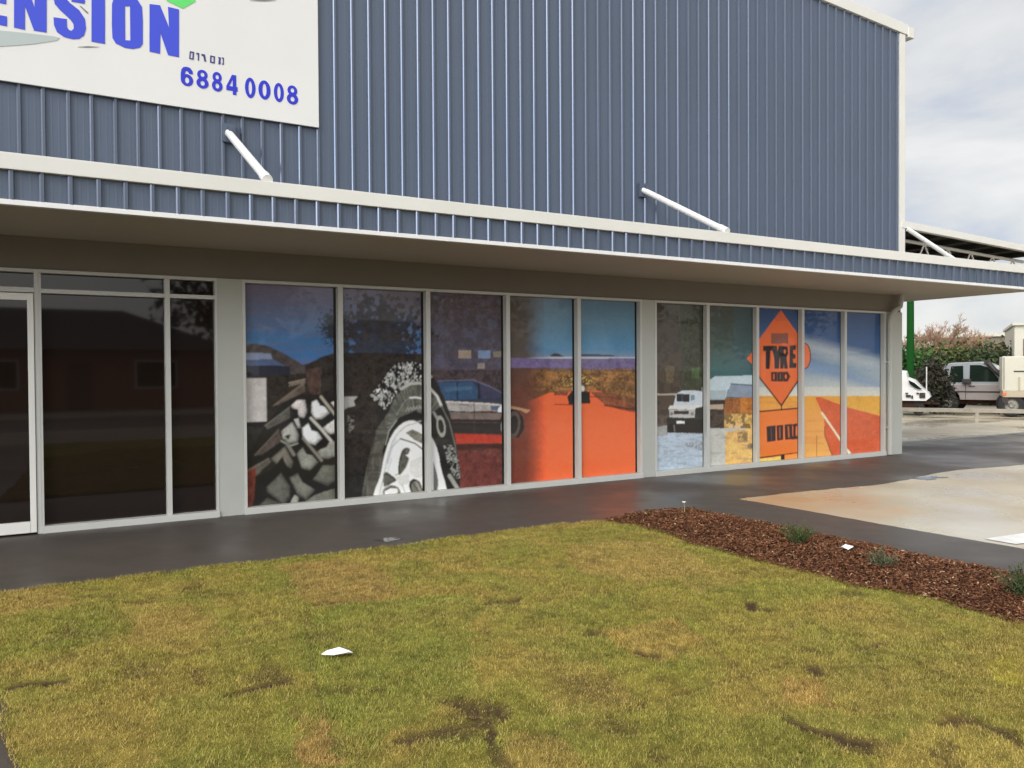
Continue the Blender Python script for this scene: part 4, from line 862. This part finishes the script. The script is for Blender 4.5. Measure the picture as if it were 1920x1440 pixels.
def digit(ch, ox, oy, W, Hh):
    T = lambda p_: [(ox+a*W, oy+b*Hh) for a, b in p_]
    if ch == '0': return [[T(oval(.5, .5, .5, .5)), T(oval(.5, .5, .17, .33))]]
    if ch == '8': return [[T(oval(.5, .73, .43, .27)), T(oval(.5, .74, .16, .115))], [T(oval(.5, .29, .5, .29)), T(oval(.5, .28, .18, .13))]]
    if ch == '6': return [[T(oval(.5, .31, .5, .31)), T(oval(.5, .30, .17, .16))], [T([(0, .30), (.0, .62), (.06, .82), (.2, .95), (.45, 1.0), (.75, .97), (.95, .82), (.97, .66), (.68, .66), (.6, .76), (.48, .79), (.37, .74), (.33, .62), (.33, .40)])]]
    if ch == '4': return [[T([(.52, 1), (.9, 1), (.9, .40), (1.02, .40), (1.02, .17), (.9, .17), (.9, -.02), (.58, -.02), (.58, .17), (0, .17), (0, .38)]), T([(.58, .40), (.58, .76), (.27, .40)])]]
    return []
dg0 = [((270, 635), 150, 245), ((0, 0), 0, 0)]
DIG = [('6', 232, 375, 395, 635), ('8', 408, 548, 430, 662), ('8', 582, 705, 455, 694), ('4', 745, 872, 485, 724), ('0', 955, 1076, 518, 768), ('0', 1106, 1245, 548, 786), ('0', 1280, 1395, 578, 812), ('8', 1425, 1555, 605, 840)]
for i, (ch, a, b, c, d) in enumerate(DIG):
    xa, zt_ = on_wall(300+a/6, 60+c/6, -.058); xb, zb_ = on_wall(300+b/6, 60+d/6, -.058)
    for j, lp in enumerate(digit(ch, xa, zb_+.015, xb-xa, zt_-zb_-.0)): flat('digit', lp, M['phone_ink'], BY-.0008*j, S)

# ------------------------------------------------------------------ open shed roof against the side of the shop
SH = empty('open_shed', (14.09, 0, 0), 0, 'open sided shed roof on pale steel trusses beside the shop corner', 'shed')
def shz(x): return 4.345-.035*(x-14.09)
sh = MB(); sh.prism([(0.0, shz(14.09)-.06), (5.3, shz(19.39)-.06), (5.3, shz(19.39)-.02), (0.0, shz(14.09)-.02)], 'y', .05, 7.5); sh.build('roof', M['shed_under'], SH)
sh = MB(); sh.prism([(-.1, shz(14.0)-.13), (5.3, shz(19.39)-.13), (5.3, shz(19.39)), (-.1, shz(14.0))], 'y', -.052, .045); sh.build('barge', M['trim'], SH, bevel=.005)
for y in (.35, 2.4, 4.6, 6.6):
    t_ = MB(); t_.tube((0, y, 4.10), (4.8, y, 3.93), .035, n=8); t_.tube((0, y, 3.45), (4.8, y, 3.45), .035, n=8)
    xs_ = np.linspace(0, 4.8, 13)
    for i in range(12):
        a = 3.45 if i % 2 == 0 else 4.10-.035*xs_[i]; b = 4.10-.035*xs_[i+1] if i % 2 == 0 else 3.45
        t_.tube((xs_[i], y, a), (xs_[i+1], y, b), .018, n=6)
    t_.build('truss', M['truss'], SH)
pu = MB()
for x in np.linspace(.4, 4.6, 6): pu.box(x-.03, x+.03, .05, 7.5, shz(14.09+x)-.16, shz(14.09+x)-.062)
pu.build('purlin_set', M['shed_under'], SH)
for y in (.3, 4.6, 7.2):
    c_ = MB(); c_.box(5.06, 5.2, y-.07, y+.07, 0, 4.0); c_.build('column', M['truss'], SH)
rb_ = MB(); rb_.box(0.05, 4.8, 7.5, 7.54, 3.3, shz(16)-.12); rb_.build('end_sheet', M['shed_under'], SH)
# ------------------------------------------------------------------ the yard to the right
p = at_range(1707, 640, 36); gp = MB(); gp.tube((0, 0, 0), (0, 0, 4.6), .15, .13, 16); gp.tube((0, 0, 4.6), (0, 0, 4.64), .15, .15, 16); gp.tube((0, 0, 0), (0, 0, .03), .26, .26, 16)
tag(gp.build('pole', M['green_pole'], None, loc=(p[0], p[1], -.01)), 'thick dark green pole rising out of the hedge beside the shop corner', 'pole')

RV = np.array([math.cos(1.03), -math.sin(1.03)]); AV = np.array([math.sin(1.03), math.cos(1.03)])      # across and away, seen from the lawn
def yard(a, d): q = CAM[:2]+AV*d+RV*a; return float(q[0]), float(q[1])
def yard_u(u, d):
    r = ray(u, 700); t_ = d/(r[0]*AV[0]+r[1]*AV[1]); return float(CAM[0]+r[0]*t_), float(CAM[1]+r[1]*t_)
YR = math.atan2(RV[1], RV[0])
# low rail in front of the vehicles
x, y = yard_u(1805, 29.5); RL = empty('rail_fence', (x, y, -.01), YR, 'low weathered timber rail in front of the wrecked vehicles', 'fence')
rl = MB(); rl.box(-4.2, 4.2, -.05, .05, .20, .33); rl.build('rail', M['timber'], RL, bevel=.01)
for a in (-3.9, -1.75, .4, 2.5, 4.0):
    q = MB(); q.box(a-.05, a+.05, -.04, .04, 0, .199); q.build('post', M['timber'], RL)
# boat on its trailer
x, y = yard_u(1706, 31.5); BT = empty('boat', (x, y, 0), YR, 'white boat with a raked dark windscreen on a trailer beside the shop corner', 'boat')
BT.scale = (.68, 1, .97)
hb = MB()
side = [(-2.6, .52), (.78, .52), (1.0, .66), (.92, .80), (.62, .98), (.30, 1.24), (-.05, 1.34), (-.12, 1.56), (-.45, 1.60), (-1.0, 1.54), (-2.6, 1.55)]
def loft(sec):   # sec: list of (scale of half width, profile)
    pass
nS = 7
vs = []; fs = []
for j in range(nS):
    t_ = -1+2*j/(nS-1); wv = t_*.82; k = 1-.10*abs(t_)**3
    for (a, b) in side: vs.append((a*(1-.03*abs(t_)), wv*(1-.18*max(0, (b-.6))), .52+(b-.52)*k))
m_n = len(side)
for j in range(nS-1):
    for i in range(m_n): fs.append((j*m_n+i, j*m_n+(i+1) % m_n, (j+1)*m_n+(i+1) % m_n, (j+1)*m_n+i))
fs += [tuple(range(m_n)), tuple(range(nS*m_n-1, (nS-1)*m_n-1, -1))]
hb.add(vs, fs); hb.build('hull', M['boat'], BT)
wg = MB(); wg.prism([(-.02, 1.24), (.26, 1.14), (.60, .92), (.36, .94), (.05, 1.10)], 'y', -.835, -.80); wg.build('window', M['car_glass'], BT)
for a, b, c, d in ((-.12, .10, .64, .72), (.12, .2, .60, .70), (.34, .46, .76, .80), (.48, .74, .62, .80), (-.55, -.47, .62, .74), (-.15, -.02, .76, .80)): mk = MB(); mk.box(a, b, -.845, -.815, c, d); mk.build('marking', M['black_plastic'], BT)
mt = MB(); mt.tube((.78, -.5, .55), (.78, -.5, 1.70), .028, n=8); mt.build('mast', M['boat'], BT)
tl_ = MB(); tl_.box(-2.5, .95, -.7, .7, .40, .505); tl_.box(-2.4, .4, -.72, -.60, .12, .40); tl_.tube((.9, 0, .42), (1.35, 0, .38), .05, n=8); tl_.build('trailer', M['rust'], BT)
for a, sgn in ((-.9, -1), (-.9, 1), (.42, -1), (.42, 1)):
    q = MB(); q.lathe([(.06, -.09), (.16, -.09), (.26, -.085), (.28, -.03), (.28, .03), (.26, .085), (.16, .09), (.06, .09)], (a, sgn*.62, .28), 'y', 20); q.build('wheel', M['rubber'], BT)
# stripped silver four wheel drive
x, y = yard_u(1840, 33.6); SV = empty('four_wheel_drive', (x, y, 0), YR-.18, 'stripped silver four wheel drive with two dark side windows and no front guard', 'car')
# local x forward, y left; near side is y = -.85
def arch(cx, r, z, a0=180, a1=0, n=10): return [(cx+r*math.cos(math.radians(a0+(a1-a0)*i/n)), z+r*math.sin(math.radians(a0+(a1-a0)*i/n))) for i in range(n+1)]
low = [(-1.45, .48), (-1.36, .48)]+arch(-.92, .42, .48)+arch(1.42, .44, .48)+[(1.95, .5), (1.95, .90), (1.15, 1.02), (-1.45, 1.04)]
bd = MB()
secs = [(-.85, 1.0), (-.80, 1.0), (.80, 1.0), (.85, 1.0)]
bd.prism(low, 'y', -.85, .85); bd.build('body', M['silver'], SV, bevel=.02)
cab = [(-1.12, 1.042), (-1.02, 1.70), (-.8, 1.79), (.10, 1.82), (.34, 1.74), (1.02, 1.042)]
cb_ = MB(); vs = []
for yy, k in ((-.84, 0), (-.70, 1), (.70, 1), (.84, 0)):
    for a, b in cab: vs.append((a, yy*(1-.12*(b-1.04)/.78), b-(0.02 if k == 0 else 0)))
n_ = len(cab); fs = []
for j in range(3):
    for i in range(n_): fs.append((j*n_+i, j*n_+(i+1) % n_, (j+1)*n_+(i+1) % n_, (j+1)*n_+i))
fs += [tuple(range(n_)), tuple(range(4*n_-1, 3*n_-1, -1))]
cb_.add(vs, fs); cb_.build('cabin', M['silver_roof'], SV, bevel=.012)
def side_glass(poly, name='side_window', mat='car_glass'):
    q = MB(); yf = lambda b: -.84*(1-.12*(b-1.04)/.78)-.006
    n_ = len(poly); q.add([(a, yf(b), b) for a, b in poly]+[(a, yf(b)+.03, b) for a, b in poly], [tuple(range(n_)), tuple(range(2*n_-1, n_-1, -1))]+[(i, i+n_, (i+1) % n_+n_, (i+1) % n_) for i in range(n_)])
    o_ = q.build(name, M[mat], SV); return o_
side_glass([(-.84, 1.14), (-.78, 1.66), (-.42, 1.68), (-.40, 1.14), (-.48, 1.10), (-.76, 1.10)])
side_glass([(-.22, 1.12), (-.22, 1.70), (.08, 1.70), (.30, 1.62), (.62, 1.22), (.60, 1.12)])
ws = MB(); ws.add([(.40, -.66, 1.70), (.40, .66, 1.70), (1.0, .76, 1.10), (1.0, -.76, 1.10), (.37, -.66, 1.69), (.37, .66, 1.69), (.97, .76, 1.09), (.97, -.76, 1.09)], [(0, 1, 2, 3), (7, 6, 5, 4), (0, 3, 7, 4), (1, 0, 4, 5), (2, 1, 5, 6), (3, 2, 6, 7)]); ws.build('windscreen', M['screen_glass'], SV)
st = MB(); st.box(-1.4, 1.0, -.864, -.845, .74, .79); st.box(-.34, -.325, -.862, -.848, .52, 1.03); st.build('side_strip', M['black_plastic'], SV)
dp_ = MB(); dp_.path([(.32, -.80, 1.76), (.52, -.86, 1.50), (.95, -.90, 1.15), (1.06, -.90, .9), (1.02, -.90, .55)], .085, 8); dp_.box(.80, 1.90, -.868, -.80, .50, .96); dp_.box(.2, .36, -.84, -.72, 1.74, 1.86); dp_.build('front_guard', M['black_plastic'], SV, bevel=.01)
hn = MB(); hn.box(-.24, -.06, -.872, -.852, .94, .975); hn.build('handle', M['black_plastic'], SV)
mr_ = MB(); mr_.box(-.42, -.16, -1.0, -.86, 1.05, 1.22); mr_.build('mirror', M['black_plastic'], SV, bevel=.03)
for a in (-.92, 1.42):
    for sg in (-1, 1):
        q = MB(); q.lathe([(.20, -.11), (.30, -.12), (.36, -.09), (.375, -.04), (.375, .04), (.36, .09), (.30, .12), (.20, .11)], (a, sg*.74, .375), 'y', 24); q = q.build('wheel', M['rubber'], SV)
        r_ = MB(); r_.lathe([(.001, -.10), (.06, -.11), (.10, -.06), (.17, -.06), (.2, -.105), (.2, .105), (.001, .10)], (a, sg*.74, .375), 'y', 20); r_.build('rim', M['rim'], q)
SV.scale = (1.06, 1.0, 1.0)
ud = MB(); ud.box(-1.4, 1.85, -.6, .6, .34, .50); ud.build('chassis', M['rust'], SV)
# second wreck: cream tray truck
x, y = yard_u(1944, 31.8); TK = empty('tray_truck', (x, y, 0), YR, 'cream sided tray truck parked in front of the stripped silver car', 'truck')
tk = MB(); tk.box(-1.02, 3.0, -.95, .95, .84, 1.97); tk.build('body', M['cream'], TK, bevel=.03)
tk = MB(); tk.box(-1.0, 2.98, -.94, .94, .64, .86); tk.build('skirt', M['cream_low'], TK, bevel=.02)
tk = MB(); tk.box(-.70, 2.0, -.962, -.945, 1.46, 1.50); tk.box(-.98, -.96, -.958, -.945, .9, 1.94); tk.build('seam', M['black_plastic'], TK)
for a in (-.55, .35, 1.25, 2.15):
    q = MB(); q.box(a-.03, a+.03, -.968, -.945, .87, 1.30); q.build('rib', M['cream_low'], TK)
q = MB(); q.box(-1.0, -.9, -.965, -.945, .70, .79); q.build('marker_light', material('orange lens', (.7, .16, .02), .3), TK)
q = MB(); q.prism([(-1.04, .62), (-.99, .44), (-.85, .40), (-.85, .62)], 'y', -.93, -.6); q.build('mudflap', M['black_plastic'], TK)
tk = MB(); tk.box(-.9, 4.6, -.35, -.25, .46, .64); tk.box(-.9, 4.6, .25, .35, .46, .64); tk.build('chassis', M['rust'], TK)
tk = MB(); tk.prism([(3.1, .55), (4.8, .55), (4.9, 1.2), (4.35, 1.35), (4.1, 2.05), (3.1, 2.1)], 'y', -.9, .9); tk.build('cab', M['cream'], TK, bevel=.04)
for a, sg in ((-.75, -1), (-.75, 1), (.45, -1), (.45, 1), (4.1, -1), (4.1, 1)):
    q = MB(); q.lathe([(.20, -.11), (.30, -.12), (.36, -.09), (.38, -.04), (.38, .04), (.36, .09), (.30, .12), (.20, .11)], (a, sg*.78, .38), 'y', 24); q = q.build('wheel', M['rubber'], TK)
    r_ = MB(); r_.lathe([(.001, -.10), (.06, -.11), (.10, -.06), (.17, -.06), (.2, -.105), (.2, .105), (.001, .10)], (a, sg*.78, .38), 'y', 20); r_.build('rim', M['rim'], q)
# drum block under the tray
x, y = yard_u(1890, 31.4); q = MB(); q.lathe([(.001, 0), (.20, 0), (.215, .02), (.20, .15), (.215, .17), (.215, .34), (.2, .36), (.215, .5), (.2, .52), (.001, .52)], (0, 0, 0), 'z', 20)
tag(q.build('drum', M['cream_low'], None, loc=(x, y, 0)), 'short dull olive drum standing at the end of the truck', 'drum')
# dark shrub between boat and car
def bush(name, u, d, rx, ry, h, n, ls, cols, label, cat='bush', group=None, spread=.30, stem='bark'):
    x, y = yard_u(u, d); e_ = empty(name, (x, y, 0), YR, label, cat, group)
    k = max(8, n//60); c_, tone = clumps((0, 0, h*.53), (rx*.80, ry*.8, h*.50), k, n//k, spread)
    ok = c_[:, 2] > .03; c_, tone = c_[ok], tone[ok]
    ci = RNG.integers(0, len(cols), len(c_)); cl = np.array(cols)[ci]*(tone*(.7+.6*RNG.random(len(c_))))[:, None]
    link('crown' if cat == 'tree' else 'foliage', leaf_mesh('foliage', c_, ls, cl, .2, .55), M['leaf'], e_)
    st_ = MB()
    for i in range(6):
        a = random.random()*6.28; st_.path([(random.gauss(0, .08*rx), random.gauss(0, .08), 0), (math.cos(a)*rx*.3, math.sin(a)*ry*.3, h*.4), (math.cos(a)*rx*.55, math.sin(a)*ry*.5, h*.8)], .02+.006*h, 6)
    st_.build('trunk' if cat == 'tree' else 'stem', M[stem], e_)
    return e_
bush('bush', 1752, 31.9, .60, .5, 1.66, 4600, .06, [(.035, .032, .022), (.05, .042, .028), (.03, .035, .02)], 'dark brown scrubby bush between the white boat and the silver car')
HG = 'green bushes of the hedge behind the wrecked vehicles'
bush('hedge_bush', 1690, 41, 1.5, 1.1, 2.3, 7000, .085, [(.04, .11, .024), (.03, .08, .02), (.06, .13, .03)], 'bright green hedge bush round the foot of the green pole', 'bush', HG)
bush('hedge_bush', 1755, 42, 1.8, 1.2, 2.45, 7000, .085, [(.08, .115, .028), (.055, .085, .022), (.12, .135, .035)], 'yellowish green hedge bush above the white boat', 'bush', HG)
bush('hedge_bush', 1812, 41.5, 1.6, 1.2, 2.15, 7000, .085, [(.065, .085, .028), (.05, .068, .022), (.10, .105, .036)], 'olive hedge bush above the rear window of the silver car', 'bush', HG)
bush('hedge_bush', 1868, 40.5, 1.5, 1.1, 2.35, 7000, .085, [(.05, .078, .03), (.04, .06, .026), (.07, .09, .038)], 'dark green hedge bush against the brown wall', 'bush', HG)
# bare winter trees behind the hedge
def bare_tree(u, d, h, w_, label):
    x, y = yard_u(u, d); e_ = empty('bare_tree', (x, y, 0), YR, label, 'tree', 'bare trees behind the hedge')
    tk_ = MB(); tw = []
    tk_.path([(0, 0, 0), (.05, 0, h*.25), (0, .03, h*.45)], .09, 8); tk_.build('trunk', M['twig'], e_)
    cr_ = MB()
    def grow(p0, d_, ln_, r_, dep):
        p1 = p0+d_*ln_
        cr_.tube(p0, p1, r_, max(r_*.7, .008), 4, False)
        if dep == 0: return
        for k in range(random.choice((3, 3, 4))):
            nd = (d_+Vector((random.gauss(0, .42), random.gauss(0, .42), random.gauss(.12, .25)))).normalized()
            grow(p0+d_*ln_*random.uniform(.45, 1), nd, ln_*random.uniform(.55, .8), max(r_*.66, .009), dep-1)
    for i in range(8):
        a = i*.785+random.random(); grow(Vector((0, 0, h*random.uniform(.2, .42))), Vector((math.cos(a)*.9, math.sin(a)*.7, random.uniform(.5, 1.2))).normalized(), h*.25*w_, .045, 5)
    cr_.build('crown', M['twig'], e_)
bare_tree(1722, 47, 3.6, 1.0, 'bare pinkish tree just right of the green pole'); bare_tree(1768, 48, 4.3, 1.05, 'tallest bare twiggy tree behind the hedge, midway to the brown wall'); bare_tree(1815, 47.5, 3.7, 1.0, 'bare twiggy tree left of the brown wall')
bare_tree(1845, 49, 3.4, .9, 'thin bare tree in front of the end of the brown wall')
# far buildings
x, y = yard_u(1870, 52); FB = empty('brown_building', (x, y, 0), YR, 'long brown grey sheet walled building beyond the hedge', 'building')
q = MB(); q.box(-2.6, 9, 0, 7, 0, 3.32); q.build('wall', M['wall_brown'], FB); q = MB(); q.box(-2.7, 9.1, -.12, 7.1, 3.32, 3.48); q.build('roof', M['cream'], FB)
x, y = yard_u(1902, 38.5); CB = empty('cream_building', (x, y, 0), YR, 'cream walled building with a dark brown opening at the right edge', 'building')
q = MB(); q.box(0, 9, 0, 7, 0, 3.30); q.build('wall', M['cream'], CB); q = MB(); q.box(-.08, 9.1, -.12, 7.1, 3.30, 3.40); q.build('roof', M['cream'], CB)
q = MB(); q.box(.30, 1.5, -.03, .05, 1.6, 2.75); o_ = q.build('window', M['brown_door'], CB); q = MB(); q.box(.24, 1.56, -.06, -.001, 1.50, 1.599); q.build('sill', M['sill_white'], o_)

# ------------------------------------------------------------------ across the street, behind the camera (seen in the glass)
def house(x, y, wd, dp, label):
    e_ = empty('brick_house', (x, y, 0), 0, label, 'house')
    q = MB(); q.box(-wd/2, wd/2, -dp, 0, 0, 2.7); q.build('wall', M['house_brick'], e_)
    q = MB(); o = .6; q.add([(-wd/2-o, o, 2.65), (wd/2+o, o, 2.65), (wd/2+o, -dp-o, 2.65), (-wd/2-o, -dp-o, 2.65), (-wd/2+dp/2, -dp/2, 4.7), (wd/2-dp/2, -dp/2, 4.7)], [(0, 1, 5, 4), (2, 3, 4, 5), (1, 2, 5), (3, 0, 4), (3, 2, 1, 0)]); q.build('roof', M['house_roof'], e_)
    for a in (-wd*.36, -wd*.12, wd*.3):
        q = MB(); q.box(a-.9, a+.9, .002, .05, .9, 2.2); w_ = q.build('window', M['sill_white'], e_)
        g = MB(); g.box(a-.82, a+.82, .052, .07, .98, 2.12); g.build('pane', M['car_glass'], w_)
    q = MB(); q.box(wd*.06, wd*.06+.95, .002, .05, 0, 2.1); q.build('door', M['brown_door'], e_)
house(.5, -31, 15, 8, 'low red brick house with dark hipped roof straight across the road'); house(20, -33, 16, 8, 'low red brick house across the road to the right')
def street_tree(x, y, h, r, cols, label):
    e_ = empty('street_tree', (x, y, 0), random.random()*6, label, 'tree', 'trees across the road')
    tk_ = MB(); tk_.path([(0, 0, 0), (.1, .05, h*.3), (0, .1, h*.6)], .16, 8)
    for i in range(6):
        a = i*1.05; tk_.path([(0, .05, h*.35), (math.cos(a)*r*.4, math.sin(a)*r*.4, h*.6), (math.cos(a)*r*.7, math.sin(a)*r*.7, h*.8)], .06, 6)
    tk_.build('trunk', M['bark'], e_)
    c_, tone = clumps((0, 0, h*.64), (r*.85, r*.85, h*.36), 46, 45, .2)
    cl = np.array(cols)*(tone*(.7+.6*RNG.random(len(c_))))[:, None]
    link('crown', leaf_mesh('crown', c_, .20, cl, .2, .6), M['leaf'], e_)
for i, (x, y, h, r) in enumerate(((-13, -38, 8, 4), (-33, -41, 7, 3.5), (9, -35, 8.5, 4), (26, -39, 8, 4.5), (34, -34, 9, 4.5), (44, -30, 9, 5), (-25, -36, 8, 4.5), (52, -38, 10, 6))):
    street_tree(x, y, h, r, ((.045, .055, .022), (.055, .05, .025))[i % 2], 'leafy tree across the road, %s' % ['behind the left end of the nearer brick house', 'farthest to the left', 'in front of the gap between the brick houses', 'behind the right end of the right brick house', 'just right of the right brick house', 'tall and broad at the bend of the road', 'far to the left', 'tallest, far to the right'][i])
